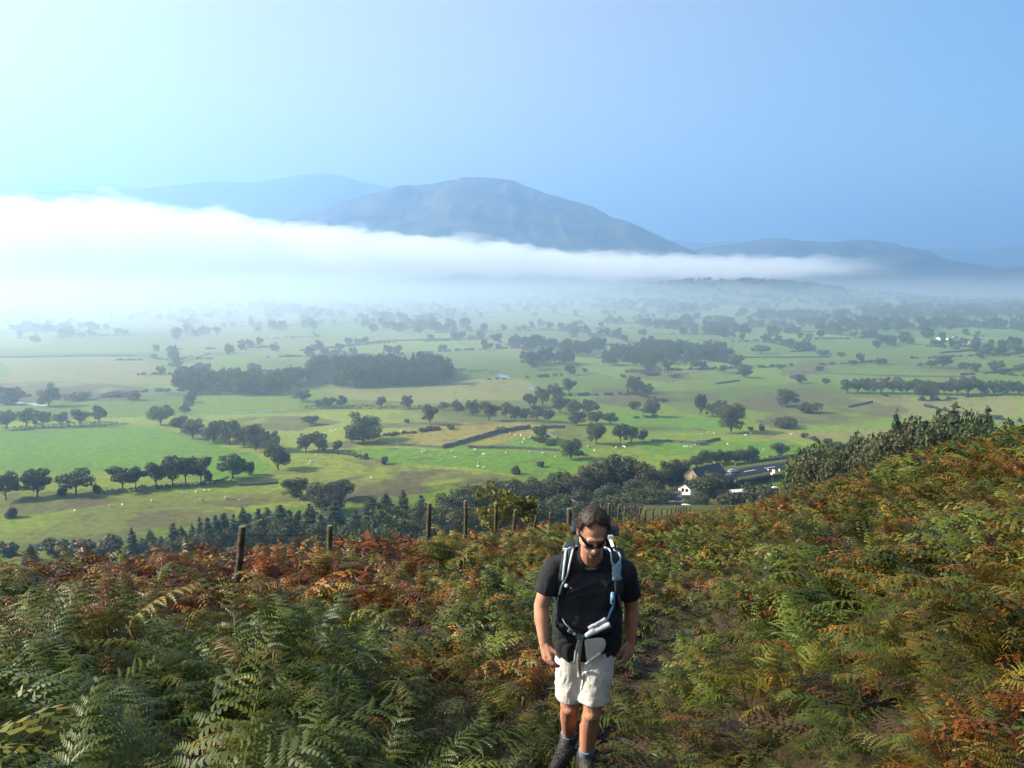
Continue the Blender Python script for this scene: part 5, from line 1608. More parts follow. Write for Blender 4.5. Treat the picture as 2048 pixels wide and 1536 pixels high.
for i in order[:300]:
    i = int(i)
    t = empty('bracken_fern', (gx[i], gy[i], gz[i] - .05), head[i])
    t.scale = (hgt[i],) * 3
    k = 5
    for j in range(k):
        o = bpy.data.objects.new('frond', FROND_ME[rnd.randrange(len(FROND_ME)) if rnd.random() < .4 else rnd.randrange(len(FROND_ME) - 3)])
        o.parent = t
        o.location = (rnd.gauss(0, .10), rnd.gauss(0, .10), rnd.uniform(-.08, .03))
        o.rotation_euler = (rnd.gauss(0, .22), rnd.gauss(0, .2), rnd.gauss(0, .85))
        s = rnd.uniform(.8, 1.25); o.scale = (s, s, s)
        o['dry'] = float(np.clip(dry[i] + rnd.gauss(0, .07), 0, 1)); o['tone'] = float(np.clip(tone[i] + rnd.gauss(0, .12), 0, 1))
        link(o)
    lab, grp = fern_words(i)
    tag(t, lab, 'fern', grp)
rest = np.array([i for i in range(n_) if i not in NEAR])
lodpick = np.where(d_[rest] < 17, r_.integers(0, N1, len(rest)), N1 + r_.integers(0, N2, len(rest)))
sc_ = hgt[rest] * np.interp(d_[rest], [0, 20, 50, 90], [1, 1, 1.06, 1.12])
o = scatter('bracken', np.stack([gx[rest], gy[rest], gz[rest] - .06], 1), PL, lodpick,
            np.stack([r_.normal(0, .1, len(rest)), r_.normal(0, .1, len(rest)), head[rest]], 1), np.stack([sc_] * 3, 1),
            {'dry': dry[rest], 'tone': tone[rest]})
tag(o, 'mass of green and rust bracken covering the hillside', kind='stuff')

# short grass along the path and under the fence
def grass_mesh(seed, n=26):
    q = np.random.default_rng(seed)
    V, F, S = [], [], []
    for i in range(n):
        a = q.uniform(0, 6.28); b = q.uniform(0, .09); h = q.uniform(.08, .2); w = q.uniform(.003, .006)
        base_ = np.array([math.cos(a) * b, math.sin(a) * b, -.02]); d = np.array([math.cos(a + q.normal(0, .6)), math.sin(a + q.normal(0, .6)), 0]) * h * q.uniform(.2, .8)
        sd = np.array([-math.sin(a), math.cos(a), 0]) * w
        m_ = base_ + d * .4 + np.array([0, 0, h * .7]); tp_ = base_ + d + np.array([0, 0, h])
        o_ = len(V); V += [base_ - sd, base_ + sd, m_ + sd * .7, m_ - sd * .7, m_ - sd * .7, m_ + sd * .7, tp_, tp_]
        F += [(o_, o_ + 1, o_ + 2, o_ + 3), (o_ + 4, o_ + 5, o_ + 6, o_ + 7)]; S += [q.uniform(.2, .8)] * 8
    return np.array(V), np.array(F), np.array(S)
M_GRASSB = mat_leaf('grass_blades', (0.045, 0.075, 0.012), (0.105, 0.14, 0.022), (0.10, 0.10, 0.03), 0.3)
GR = [data_mesh('grass', *grass_mesh(i), M_GRASSB) for i in range(5)]
q = np.random.default_rng(5)
gx2 = q.uniform(-9, 12, 42000); gy2 = q.uniform(1.5, 40, 42000)
pd2 = path_dist(gx2, gy2)
k2 = ((pd2 < .6) & (gy2 < 8) & (pd2 > .12 + .2 * fbm(gx2, gy2, 9)) & (fbm(gx2 * 1.2, gy2 * 1.2, 91) > -.15)) | ((((gx2 + 4.0) / .8) ** 2 + ((gy2 - 11.7) / 1.2) ** 2) < 1) | ((((gx2 + 4.2) / 1.6) ** 2 + ((gy2 - 8.6) / .9) ** 2 < 1) & (fbm(gx2, gy2, 95) > .05))
gx2, gy2 = gx2[k2], gy2[k2]
o = scatter('path_grass', np.stack([gx2, gy2, hill_z(gx2, gy2)], 1), GR, q.integers(0, 5, len(gx2)), np.stack([np.zeros(len(gx2)), np.zeros(len(gx2)), q.uniform(0, 6.28, len(gx2))], 1), np.stack([q.uniform(.7, 1.4, len(gx2))] * 3, 1))
tag(o, 'short green grass beside the worn path', kind='stuff')

# stones trodden into the path
def stone_mesh(seed):
    bm = bmesh.new(); bmesh.ops.create_icosphere(bm, subdivisions=2, radius=.05)
    q_ = np.random.default_rng(seed); k = q_.uniform(.5, 1.2, 3)
    for v in bm.verts: v.co = Vector((v.co.x * k[0], v.co.y * k[1], v.co.z * k[2] * .55)) * (1 + .25 * math.sin(v.co.x * 60 + seed) * math.cos(v.co.y * 50))
    me = bpy.data.meshes.new('stone'); bm.to_mesh(me); bm.free(); me.materials.append(M_PEBBLE); return me
M_PEBBLE = mat_simple('path_stone', (0.075, 0.068, 0.062), 0.85, 0.25, 0.4, 12, 0.5, 60)
ST = [stone_mesh(i) for i in range(5)]
NS = 420
u = q.uniform(1.6, 11, NS); px0 = np.interp(u, [p[1] for p in PATH_PTS], [p[0] for p in PATH_PTS])
sx = px0 + q.normal(0, .15, NS); ss = q.uniform(.12, .85, NS) ** 1.7
o = scatter('path_stones', np.stack([sx, u, hill_z(sx, u) + .004], 1), ST, q.integers(0, 5, NS), np.stack([q.normal(0, .2, NS), q.normal(0, .2, NS), q.uniform(0, 6.28, NS)], 1), np.stack([ss] * 3, 1))
tag(o, 'small grey stones trodden into the path', kind='stuff')

# last year's dead bracken lying on the soil
NL = 9000
lx, ly = q.uniform(-8, 12, NL), q.uniform(.8, 16, NL)
lk = (path_dist(lx, ly) > .22) & (np.abs(lx) / (ly + 1.2) < .8)
lx, ly = lx[lk], ly[lk]; NL = len(lx)
M_LITTER = mat_leaf('dead_bracken_litter', (0.022, 0.012, 0.006), (0.085, 0.048, 0.020), (0.06, 0.036, 0.018), 0.05)
LIT = [data_mesh('dead_frond', np.stack([v[:, 0], v[:, 1], v[:, 2] * 0.06], 1), f, np.clip(sh, 0, 1), M_LITTER) for v, f, sh in F1[:5]]
lz = hill_z(lx, ly)
o = scatter('dead_bracken', np.stack([lx, ly, lz + .02], 1), LIT, q.integers(0, 5, NL), np.stack([q.normal(0, .15, NL), q.normal(0, .2, NL) + .1, q.uniform(0, 6.28, NL)], 1), np.stack([q.uniform(.5, 1.0, NL)] * 3, 1), {'dry': q.uniform(.55, 1.0, NL), 'tone': q.uniform(.0, .6, NL)})
tag(o, 'brown dead bracken litter covering the soil', kind='stuff')
# ================================================================== the walking man
from mathutils.bvhtree import BVHTree
M_SKIN = mat_simple('skin', (0.46, 0.215, 0.135), 0.55, 0.35, 0.14, 14, 0.25, 160)
M_HAIR = mat_simple('short_hair', (0.036, 0.024, 0.016), 0.6, 0.35, 0.4, 60)
M_BEARD = mat_simple('grey_stubble', (0.26, 0.19, 0.145), 0.8, 0.2, 0.4, 120)
M_SHIRT = mat_simple('charcoal_jersey', (0.024, 0.025, 0.029), 0.9, 0.15, 0.15, 30, 0.3, 220)
M_SHORTS = mat_simple('stone_cotton', (0.64, 0.595, 0.53), 0.9, 0.15, 0.06, 12, 0.25, 150)
M_BOOT = mat_simple('dark_leather', (0.030, 0.024, 0.020), 0.55, 0.4, 0.35, 25, 0.5, 90)
M_SOLE = mat_simple('boot_rubber', (0.018, 0.017, 0.016), 0.85, 0.2, 0.2, 30)
M_SOCK = mat_simple('blue_grey_wool', (0.16, 0.20, 0.30), 0.95, 0.1, 0.25, 80, 0.4, 200)
M_LENS = mat_simple('dark_lens', (0.008, 0.007, 0.007), 0.12, 0.6, 0.1, 5)
M_PACK = mat_simple('pack_fabric', (0.018, 0.028, 0.032), 0.75, 0.3, 0.25, 25, 0.3, 120)
M_PACKG = mat_simple('pack_trim', (0.10, 0.14, 0.14), 0.75, 0.3, 0.2, 25, 0.3, 120)
M_PIPING = mat_simple('pale_piping', (0.42, 0.50, 0.54), 0.6, 0.3, 0.15, 30)
M_PANEL = mat_simple('pale_blue_panel', (0.30, 0.40, 0.47), 0.7, 0.3, 0.12, 30, 0.2, 150)
M_TUBE = mat_simple('blue_tube', (0.13, 0.26, 0.42), 0.45, 0.4, 0.1, 20)
M_BUCKLE = mat_simple('pale_buckle', (0.60, 0.63, 0.62), 0.45, 0.5, 0.1, 20)
M_WEB = mat_simple('black_webbing', (0.015, 0.016, 0.018), 0.7, 0.3, 0.2, 60)

def rc(bm, a, b, ra, rb, capa=True, capb=True, seg=14):
    a, b = Vector(a), Vector(b)
    add_cone(bm, a, b, ra, rb, seg)
    if capa: add_ball(bm, a, ra, seg)
    if capb: add_ball(bm, b, rb, seg)

def fuse(bm, voxel, smooth=4, fac=0.5):
    """union of overlapping volumes as one continuous smooth surface"""
    me = bpy.data.meshes.new('tmp'); bm.to_mesh(me); bm.free()
    o = bpy.data.objects.new('tmp', me); COL.objects.link(o)
    r = o.modifiers.new('r', 'REMESH'); r.mode = 'VOXEL'; r.voxel_size = voxel
    s = o.modifiers.new('s', 'SMOOTH'); s.factor = fac; s.iterations = smooth
    dg = bpy.context.evaluated_depsgraph_get()
    out = bpy.data.meshes.new_from_object(o.evaluated_get(dg))
    bpy.data.objects.remove(o); bpy.data.meshes.remove(me)
    out.shade_smooth()
    return out

def get_co(me):
    a = np.empty(len(me.vertices) * 3, np.float32); me.vertices.foreach_get('co', a); return a.reshape(-1, 3).astype(float)
def get_no(me):
    a = np.empty(len(me.vertices) * 3, np.float32); me.vertices.foreach_get('normal', a); return a.reshape(-1, 3).astype(float)
def set_co(me, c):
    me.vertices.foreach_set('co', c.astype(np.float32).ravel()); me.update()

def place(name, me, mat, parent):
    me.name = name; me.materials.clear(); me.materials.append(mat)
    o = bpy.data.objects.new(name, me); o.parent = parent
    return link(o)

V3 = Vector
# joints, laid out in the place itself
HEADC = at(1186, 1062, 4.53)
NECK = at(1184, 1112, 4.72)
SH_R, SH_L = at(1106, 1137, 4.74), at(1250, 1142, 4.78)
CHEST = at(1180, 1165, 4.76); BELLY = at(1176, 1226, 4.82); PELV = at(1174, 1284, 4.88)
EL_R, WR_R = at(1082, 1212, 4.74), at(1088, 1288, 4.68)
EL_L, WR_L = at(1263, 1214, 4.95), at(1262, 1284, 4.98)
HIP_R, HIP_L = at(1147, 1296, 4.90), at(1197, 1296, 4.87)
KN_R, AN_R = at(1140, 1412, 4.96), at(1137, 1474, 5.34)
KN_L, AN_L = at(1183, 1424, 4.88), at(1171, 1519, 5.02)
# head frame: the man looks down at the path
TILT = R(32)
Ff = V3((0.06, -math.cos(TILT), -math.sin(TILT))).normalized()
Xx = V3((1, 0.05, 0)); Xx = (Xx - Ff * Xx.dot(Ff)).normalized()
Uu = Ff.cross(Xx) * -1
if Uu.z < 0: Uu = -Uu
HS = 0.95
def H(x, f, u): return HEADC + (Xx * x + Ff * f + Uu * u) * HS
HM = Matrix((Xx, Ff, Uu)).transposed()
def hball(bm, c, r, seg=18): add_ball(bm, H(*c), [q * HS for q in r], seg, HM)

# ---------------------------------------------------------------- body
bm = bmesh.new()
hball(bm, (0, -.012, .032), (.076, .098, .092), 24)
hball(bm, (0, .030, -.030), (.066, .068, .085))
hball(bm, (0, .040, -.085), (.050, .052, .048))
hball(bm, (0, .078, -.112), (.026, .022, .022))
hball(bm, (0, .084, .024), (.052, .016, .013))
for s in (-1, 1):
    hball(bm, (s * .044, .064, -.030), (.024, .026, .024))
    hball(bm, (s * .079, -.012, -.012), (.011, .022, .034))
    hball(bm, (s * .052, .000, -.075), (.020, .040, .026))
rc(bm, H(0, .096, .006), H(0, .116, -.036), .010, .0145)
for s in (-1, 1): hball(bm, (s * .013, .106, -.040), (.009, .010, .008))
hball(bm, (0, .094, -.066), (.025, .012, .007)); hball(bm, (0, .092, -.080), (.021, .012, .008))
rc(bm, H(0, -.030, -.060), NECK + V3((0, .02, -.02)), .055, .064)
# torso under the clothes
rc(bm, SH_R + V3((.03, .02, -.01)), SH_L + V3((-.03, .02, -.01)), .055, .055)
rc(bm, NECK + V3((0, .04, -.04)), CHEST + V3((0, .05, 0)), .060, .085); rc(bm, CHEST + V3((0, .05, 0)), BELLY + V3((0, .03, 0)), .085, .085); rc(bm, BELLY + V3((0, .03, 0)), PELV + V3((0, .02, 0)), .085, .09)
# arms
def arm(sh, el, wr):
    rc(bm, sh, el, .052, .041)
    m = el.lerp(wr, .3)
    rc(bm, el, m, .041, .044); rc(bm, m, wr, .044, .027)
arm(SH_R, EL_R, WR_R); arm(SH_L, EL_L, WR_L)
# hands
def hand(wr, tip, N, side):
    D = (tip - wr).normalized()
    N = (N - D * N.dot(D)).normalized()
    S = D.cross(N) * side
    kn = []
    for i, off in enumerate((.030, .010, -.011, -.030)):      # index to little finger
        k = wr + D * (.088 - .005 * abs(i - 1)) + S * off + N * .004
        rc(bm, wr + S * off * .6 + D * .012, k, .017, .0115, seg=10); kn.append(k)
    rc(bm, wr, wr + D * .06, .026, .024, seg=10)
    for k, ln, cu in zip(kn, (.070, .078, .072, .056), (.42, .5, .58, .68)):
        p = k; a = .25 + cu * .3
        for j, fr in enumerate((.45, .31, .24)):
            d = D * math.cos(a) - N * math.sin(a)
            q = p + d * ln * fr
            rc(bm, p, q, .0100 - j * .0009, .0092 - j * .0009, seg=9)
            p = q; a += cu * .85
    p = wr + D * .028 + S * .026 - N * .006
    q = p + (D * .72 + S * .55 - N * .35).normalized() * .046
    e = q + (D * .92 + S * .12 - N * .35).normalized() * .032
    rc(bm, p, q, .0155, .0118, seg=10); rc(bm, q, e, .0115, .0090, seg=10)
hand(WR_R, at(1107, 1350, 4.63), V3((-.78, -.62, .05)), -1)
hand(WR_L, at(1250, 1334, 4.94), V3((.78, -.60, .05)), 1)
# legs
def leg(hip, kn, an):
    rc(bm, hip, kn, .088, .058)
    add_ball(bm, kn + (V3((0, -.022, 0))), .046, 12)
    m = kn.lerp(an, .32) + V3((0, .018, 0))
    rc(bm, kn, m, .054, .058); rc(bm, m, an, .058, .037)
leg(HIP_R, KN_R, AN_R); leg(HIP_L, KN_L, AN_L)
body_me = fuse(bm, .0052, 5)
person = place('person', body_me, M_SKIN, None)
tag(person, 'man in dark T-shirt and stone shorts walking uphill with head bowed', 'person')

# ---------------------------------------------------------------- hair, stubble, sunglasses
def tufts(name, mat, bases, normals, flow, ln, w, seed):
    q = np.random.default_rng(seed)
    V, F = [], []
    for p, n in zip(bases, normals):
        d = Vector(n) * .55 + Vector(flow) * q.uniform(.3, 1.1) + Vector(q.normal(0, .3, 3)); d.normalize()
        s = d.cross(Vector(q.normal(0, 1, 3))).normalized() * w
        L_ = ln * q.uniform(.6, 1.3)
        o = len(V); P = Vector(p)
        V += [P - s, P + s, P + d * L_ * .6 + s * .6 + Vector(flow) * L_ * .2, P + d * L_ + Vector(flow) * L_ * .45, P + d * L_ * .6 - s * .6 + Vector(flow) * L_ * .2]
        F.append((o, o + 1, o + 2, o + 3, o + 4))
    return V, F
bm = bmesh.new()
hball(bm, (0, -.016, .036), (.0835, .104, .098), 40)
cut = []
for v in bm.verts:
    l = HM.transposed() @ (v.co - HEADC) / HS
    x, f, u = l
    hl = .100 - .12 * max(0, abs(x) - .045) + .012 * math.cos(x * 70)
    face = (f > .035 and u < hl + (f - .05) * .1) or (f > -.005 and u < .035 - .2 * (.03 - f)) and f > .012
    ear = abs(x) > .06 and -.035 < f < .02 and u < .016
    if face or ear or u < -.055: cut.append(v)
    else: v.co += (v.co - H(0, -.016, .036)).normalized() * (.0022 * math.sin(x * 190 + f * 120) * math.cos(u * 160) + rnd.uniform(-.0015, .0015))
bmesh.ops.delete(bm, geom=cut, context='VERTS')
bmesh.ops.solidify(bm, geom=bm.faces[:], thickness=.006)
hair = bm_obj('hair', bm, M_HAIR, person, True)
nb, nn = [], []
for i in range(7000):
    d = V3(np.random.default_rng(i).normal(0, 1, 3)).normalized()
    x, f, u = d.x * .084, -.016 + d.y * .104, .036 + d.z * .098
    hl = .100 - .12 * max(0, abs(x) - .045) + .012 * math.cos(x * 70)
    if (f > .035 and u < hl) or (f > .012 and u < .035) or u < -.05 or (abs(x) > .06 and -.035 < f < .02 and u < .02): continue
    nb.append(H(x, f, u)); nn.append((HM @ V3((d.x, d.y, d.z))).normalized())
V, F = tufts('h', M_HAIR, nb, nn, Ff * .5 - Uu * .1, .017, .0010, 3)
me = bpy.data.meshes.new('hair_strands'); me.from_pydata([tuple(v) for v in V], [], F); me.materials.append(M_HAIR)
o = bpy.data.objects.new('hair_strands', me); o.parent = hair; link(o)
bvb = BVHTree.FromPolygons([v.co for v in body_me.vertices], [p.vertices[:] for p in body_me.polygons])
nb, nn = [], []
for i in range(6000):
    q = np.random.default_rng(90000 + i)
    x, u = q.uniform(-.062, .062), q.uniform(-.135, -.045)
    # moustache, chin and jaw line
    ok = (u < -.083 - .0 * abs(x)) or (-.064 < u < -.05 and abs(x) < .03) or (abs(x) > .03 and u < -.05 - .3 * (.062 - abs(x)))
    if not ok or q.uniform() > .9: continue
    hit = bvb.ray_cast(H(x * 1.6, .3, u * 1.15 - .02), (H(0, 0, -.06) - H(x * 1.6, .3, u * 1.15 - .02)).normalized(), .5)
    if hit[0] is None: continue
    nb.append(hit[0]); nn.append(hit[1])
V, F = tufts('b', M_BEARD, nb, nn, -Uu * .6, .009, .0011, 4)
mesh_obj('stubble_beard', V, F, M_BEARD, person)

sg = None
bm = bmesh.new()
for s in (-1, 1):
    for k in range(1):
        nu, nv = 12, 6
        g = []
        for i in range(nu + 1):
            ph = R(7 + 58 * i / nu)
            row = []
            for j in range(nv + 1):
                v = j / nv
                hgt_ = .021 * (1 - (abs(i / nu - .42) / .62) ** 3) + .003
                u = .006 - .006 * (i / nu) + (v - .5) * 2 * hgt_
                rr = 1 - .05 * (2 * v - 1) ** 2
                row.append(bm.verts.new(H(s * math.sin(ph) * .083 * rr, -.004 + math.cos(ph) * .122 * rr - .022 * (i / nu) ** 2 - .008 * v * 0, u - .008)))
            g.append(row)
        for i in range(nu):
            for j in range(nv):
                f = (g[i][j], g[i + 1][j], g[i + 1][j + 1], g[i][j + 1])
                bm.faces.new(f if s < 0 else f[::-1])
bmesh.ops.solidify(bm, geom=bm.faces[:], thickness=.003)
sg = bm_obj('sunglasses', bm, M_LENS, person, True)
bm = bmesh.new()
for s in (-1, 1):
    add_tube(bm, [H(s * .074, .040, .000), H(s * .082, .020, .001), H(s * .087, -.010, .003), H(s * .084, -.03, -.004)], .0032, 6)
add_tube(bm, [H(-.012, .117, .004), H(0, .121, .006), H(.012, .117, .004)], .0035, 6)
bm_obj('frame', bm, M_LENS, sg, True)

# ---------------------------------------------------------------- clothes
def wrinkle(me, amp, fx_, fy_, fz_, seed, low=None):
    c = get_co(me); n = get_no(me)
    w = fbm(c[:, 0] * fx_ + 3 * noise2(c[:, 2] * 6, c[:, 0] * 6, seed), c[:, 2] * fz_ + c[:, 1] * fy_, seed, 3)
    w = np.abs(w) * 2 - .6
    set_co(me, c + n * (w * amp)[:, None])

bm = bmesh.new()
rc(bm, SH_R + V3((.015, .015, -.005)), SH_L + V3((-.015, .015, -.005)), .070, .070)
rc(bm, NECK + V3((-.04, .035, -.045)), SH_R + V3((.02, .015, 0)), .072, .068); rc(bm, NECK + V3((.04, .035, -.045)), SH_L + V3((-.02, .015, 0)), .072, .068)
def bar(c, hw, r): rc(bm, c + V3((-hw, 0, 0)), c + V3((hw, 0, 0)), r, r)
for u in np.linspace(0, 1, 12):
    c = CHEST.lerp(BELLY, u) + V3((0, .03 - .01 * u, 0))
    bar(c, .080 - .016 * u, .120 + .004 * math.sin(u * 3))
for u in np.linspace(0, 1, 6):
    bar(BELLY.lerp(PELV + V3((0, 0, .01)), u) + V3((0, .012, 0)), .066, .137)
def sleeve(sh, el):
    e = sh.lerp(el, .64)
    out = (sh - CHEST); out.z = 0; out.normalize()
    rc(bm, sh + V3((0, 0, -.003)), e + out * .004, .067, .066, True, False, 20)
sleeve(SH_R, EL_R); sleeve(SH_L, EL_L)
shirt_me = fuse(bm, .0075, 6)
c = get_co(shirt_me)
wrinkle(shirt_me, .0055, 16, 5, 7, 31)
shirt = place('t_shirt', shirt_me, M_SHIRT, person)
bm = bmesh.new()      # neck band
ring = []
ax = (H(0, -.03, -.06) - NECK).normalized()
e1 = V3((1, 0, 0)); e1 = (e1 - ax * e1.dot(ax)).normalized(); e2 = ax.cross(e1)
cN = NECK + ax * .012 + V3((0, .012, -.008))
pts = [cN + e1 * math.cos(a) * .074 + e2 * math.sin(a) * .076 - ax * .022 * (math.sin(a) * (1 if e2.y < 0 else -1) > 0.2) for a in np.linspace(0, 2 * math.pi, 25)]
add_tube(bm, pts, .009, 8)
bm_obj('neck_band', bm, M_SHIRT, shirt, True)

bm = bmesh.new()
for u in np.linspace(0, 1, 5):
    bar(PELV.lerp(HIP_R.lerp(HIP_L, .5), u) + V3((0, .015, .0)), .058, .120)
def shorts_leg(hip, kn, end, r0, r1):
    e = hip.lerp(kn, end)
    rc(bm, hip + V3((0, 0, .02)), e, r0, r1, True, False, 24)
shorts_leg(HIP_R, KN_R, .83, .108, .091); shorts_leg(HIP_L, KN_L, .81, .108, .096)
shorts_me = fuse(bm, .0075, 4)
wrinkle(shorts_me, .0050, 17, 4, 7, 47)
wrinkle(shorts_me, .0030, 46, 9, 15, 53)
shorts = place('shorts', shorts_me, M_SHORTS, person)

for an, kn, toe in ((AN_R, KN_R, V3((-.10, -.225, -.055))), (AN_L, KN_L, V3((.01, -.245, -.02)))):
    ax = (kn - an).normalized()
    bm = bmesh.new(); rc(bm, an - ax * .02, an + ax * .085, .043, .047, True, False); 
    add_tube(bm, [an + ax * .083 + V3((math.cos(a), math.sin(a), 0)) * .046 for a in np.linspace(0, 6.283, 13)], .006, 6)
    place('sock', fuse(bm, .006, 2), M_SOCK, person)
    bm = bmesh.new()
    g0 = an + V3((0, .03, -.055)); t_ = an + toe + V3((0, 0, -.035))
    rc(bm, an + ax * .055, an + V3((0, .005, -.02)), .056, .058, False, True)
    rc(bm, g0, an + V3((0, -.05, -.04)) + toe * .12, .046, .05); rc(bm, an + V3((0, -.05, -.04)) + toe * .12, t_, .052, .043)
    rc(bm, an + V3((0, -.02, 0)), t_.lerp(an, .35), .052, .04)
    b = place('boot', fuse(bm, .006, 3), M_BOOT, person)
    bm = bmesh.new()
    d = (t_ - g0); d.normalize()
    for u in np.linspace(0, 1, 9):
        c_ = g0.lerp(t_, u) + d * (.045 if u == 1 else 0) * 0 + V3((0, 0, -.043))
        s_ = d.cross(V3((0, 0, 1))).normalized()
        rc(bm, c_ - s_ * .028, c_ + s_ * .028, .020, .020, seg=8)
    place('sole', fuse(bm, .006, 1), M_SOLE, b)
    bm = bmesh.new()
    for u in np.linspace(.15, .75, 6):
        c_ = an.lerp(t_, u) + V3((0, -.012, .048 - .012 * u))
        s_ = d.cross(V3((0, 0, 1))).normalized()
        add_tube(bm, [c_ - s_ * .026 - V3((0, 0, .012)), c_ + V3((0, 0, .004)), c_ + s_ * .026 + d * .012 - V3((0, 0, .012))], .0032, 5)
    bm_obj('laces', bm, M_PACKG, b)

# ---------------------------------------------------------------- surface finder for what is worn over the clothes
vv, ff = [], []
for me_ in (shirt_me, shorts_me):
    k = len(vv); vv += [v.co.copy() for v in me_.vertices]; ff += [tuple(i + k for i in p.vertices) for p in me_.polygons]
bvc = BVHTree.FromPolygons(vv, ff)
def on_cloth(px, py, off=.008):
    d = ray(px, py).normalized()
    h = bvc.ray_cast(V3((0, 0, 0)), d, 20)
    if h[0] is None:
        h = bvc.find_nearest(at(px, py, 4.8))
        return h[0] + h[1] * off, h[1]
    return h[0] + h[1] * off, h[1]
def cloth_line(pxs, off=.008, n=4):
    """points over the clothes along a traced line"""
    out, nr = [], []
    for (a, b), (c_, d) in zip(pxs, pxs[1:]):
        for i in range(n):
            p, q = on_cloth(a + (c_ - a) * i / n, b + (d - b) * i / n, off); out.append(p); nr.append(q)
    p, q = on_cloth(*pxs[-1], off); out.append(p); nr.append(q)
    for _ in range(2):
        out = [out[0]] + [(out[i - 1] + out[i] * 2 + out[i + 1]) / 4 for i in range(1, len(out) - 1)] + [out[-1]]
        nr = [nr[0]] + [(nr[i - 1] + nr[i] * 2 + nr[i + 1]).normalized() for i in range(1, len(nr) - 1)] + [nr[-1]]
    return out, nr

# garment knotted at the waist
tg_ = None
bm = bmesh.new()
a, _ = on_cloth(1172, 1264, .03); b, _ = on_cloth(1216, 1244, .035)
rc(bm, a, b, .014, .017, False, False, 16); rc(bm, a, a.lerp(b, .3) + V3((0, 0, .010)), .015, .014, seg=12)
c_, _ = on_cloth(1180, 1252, .018); d_2, _ = on_cloth(1208, 1236, .018)
rc(bm, c_, d_2, .010, .013, seg=12)
me_ = fuse(bm, .005, 3); wrinkle(me_, .0015, 40, 10, 30, 8)
tg_ = place('tied_garment', me_, mat_simple('pale_grey_cloth', (.36, .40, .44), .85, .2, .1, 30, .3, 160), person)
def sheet(name, rows, mat, parent, thick=.004, off=.012):
    bm = bmesh.new(); G = []
    for row in rows: G.append([bm.verts.new(on_cloth(x, y, off + .006 * math.sin(x * .5 + y * .23))[0]) for x, y in row])
    for i in range(len(G) - 1):
        for j in range(len(G[0]) - 1): bm.faces.new((G[i][j], G[i + 1][j], G[i + 1][j + 1], G[i][j + 1]))
    bmesh.ops.recalc_face_normals(bm, faces=bm.faces[:])
    bmesh.ops.solidify(bm, geom=bm.faces[:], thickness=thick)
    o = bm_obj(name, bm, mat, parent, True)
    s = o.modifiers.new('s', 'SUBSURF'); s.levels = 1; s.render_levels = 1
    return o
sheet('flap', [[(1166, 1270), (1180, 1270), (1196, 1268), (1208, 1272)], [(1168, 1284), (1182, 1284), (1198, 1282), (1209, 1284)], [(1170, 1300), (1182, 1302), (1194, 1298), (1206, 1296)], [(1172, 1318), (1176, 1322), (1184, 1314), (1196, 1306)]], M_SHORTS, tg_, .006, .022)
bm = bmesh.new()
a, _ = on_cloth(1172, 1320, .024); b, _ = on_cloth(1198, 1300, .026); rc(bm, a, b, .009, .011, seg=10)
place('cuff', fuse(bm, .004, 2), M_SHORTS, tg_)
P, Nn = cloth_line([(1163, 1266), (1160, 1290), (1156, 1315), (1158, 1340), (1163, 1352)], .020)
bm = bmesh.new(); add_ribbon(bm, P, Nn, .022, .004); bm_obj('hanging_tie', bm, mat_simple('grey_tape', (.34, .33, .31), .85, .2, .1, 20), tg_, True)
P, Nn = cloth_line([(1159, 1266), (1155, 1285), (1151, 1305), (1150, 1322)], .014)
bm = bmesh.new(); add_ribbon(bm, P, Nn, .012, .003); bm_obj('cord', bm, M_PIPING, tg_, True)
P, Nn = cloth_line([(1168, 1345), (1166, 1362), (1163, 1380)], .006)
bm = bmesh.new(); add_ribbon(bm, P, Nn, .010, .004); bm_obj('seam_flap', bm, M_SHORTS, shorts)

# ---------------------------------------------------------------- backpack
spine = (NECK - PELV).normalized()
back = V3((0, 1, 0)); back = (back - spine * back.dot(spine)).normalized()
side_ = spine.cross(back); side_ = side_ if side_.x > 0 else -side_
PM = Matrix((side_, back, spine)).transposed()
PC = CHEST.lerp(BELLY, .35) + back * .23 + side_ * .02
pack = empty('backpack', PC)
def rbox(c, s, bev, rot=None):
    bm = bmesh.new(); add_box(bm, (0, 0, 0), s)
    bmesh.ops.bevel(bm, geom=bm.edges[:], offset=bev, segments=4, affect='EDGES')
    bmesh.ops.subdivide_edges(bm, edges=bm.edges[:], cuts=1, use_grid_fill=True)
    for v in bm.verts:
        v.co += v.normal * .006 * math.sin(v.co.x * 37 + v.co.z * 29) if v.normal.length else V3((0, 0, 0))
        v.co = PM @ ((rot @ v.co if rot else v.co) + V3(c))
    return bm
bm_obj('pack_body', rbox((0, .02, -.02), (.30, .20, .50), .07), M_PACK, pack, True)
bm_obj('lid', rbox((0.02, .0, .275), (.27, .24, .13), .055, Euler((R(-12), 0, R(-6))).to_matrix()), M_PACK, pack, True)
bm_obj('side_pocket', rbox((-.165, .02, -.16), (.06, .14, .22), .028), M_PACKG, pack, True)
bm_obj('side_pocket', rbox((.165, .02, -.16), (.06, .14, .22), .028), M_PACKG, pack, True)
bm = bmesh.new()
for s in (-1, 1):
    for z0, z1 in ((.22, .02), (.02, -.2)):
        add_ribbon(bm, [PM @ V3((s * .152, -.06, z0)), PM @ V3((s * .16, .02, (z0 + z1) / 2)), PM @ V3((s * .152, .11, z1))], [PM @ V3((s, 0, 0))] * 3, .016, .004)
bm_obj('compression_strap', bm, M_PACKG, pack)
bm = bmesh.new()
add_ribbon(bm, [PM @ V3((.12, -.09, .20)), PM @ V3((.17, -.02, .15)), PM @ V3((.20, .04, .06)), PM @ V3((.22, .06, -.02))], [PM @ V3((.7, -.6, 0))] * 4, .02, .004)
bm_obj('loose_strap', bm, M_PACKG, pack)

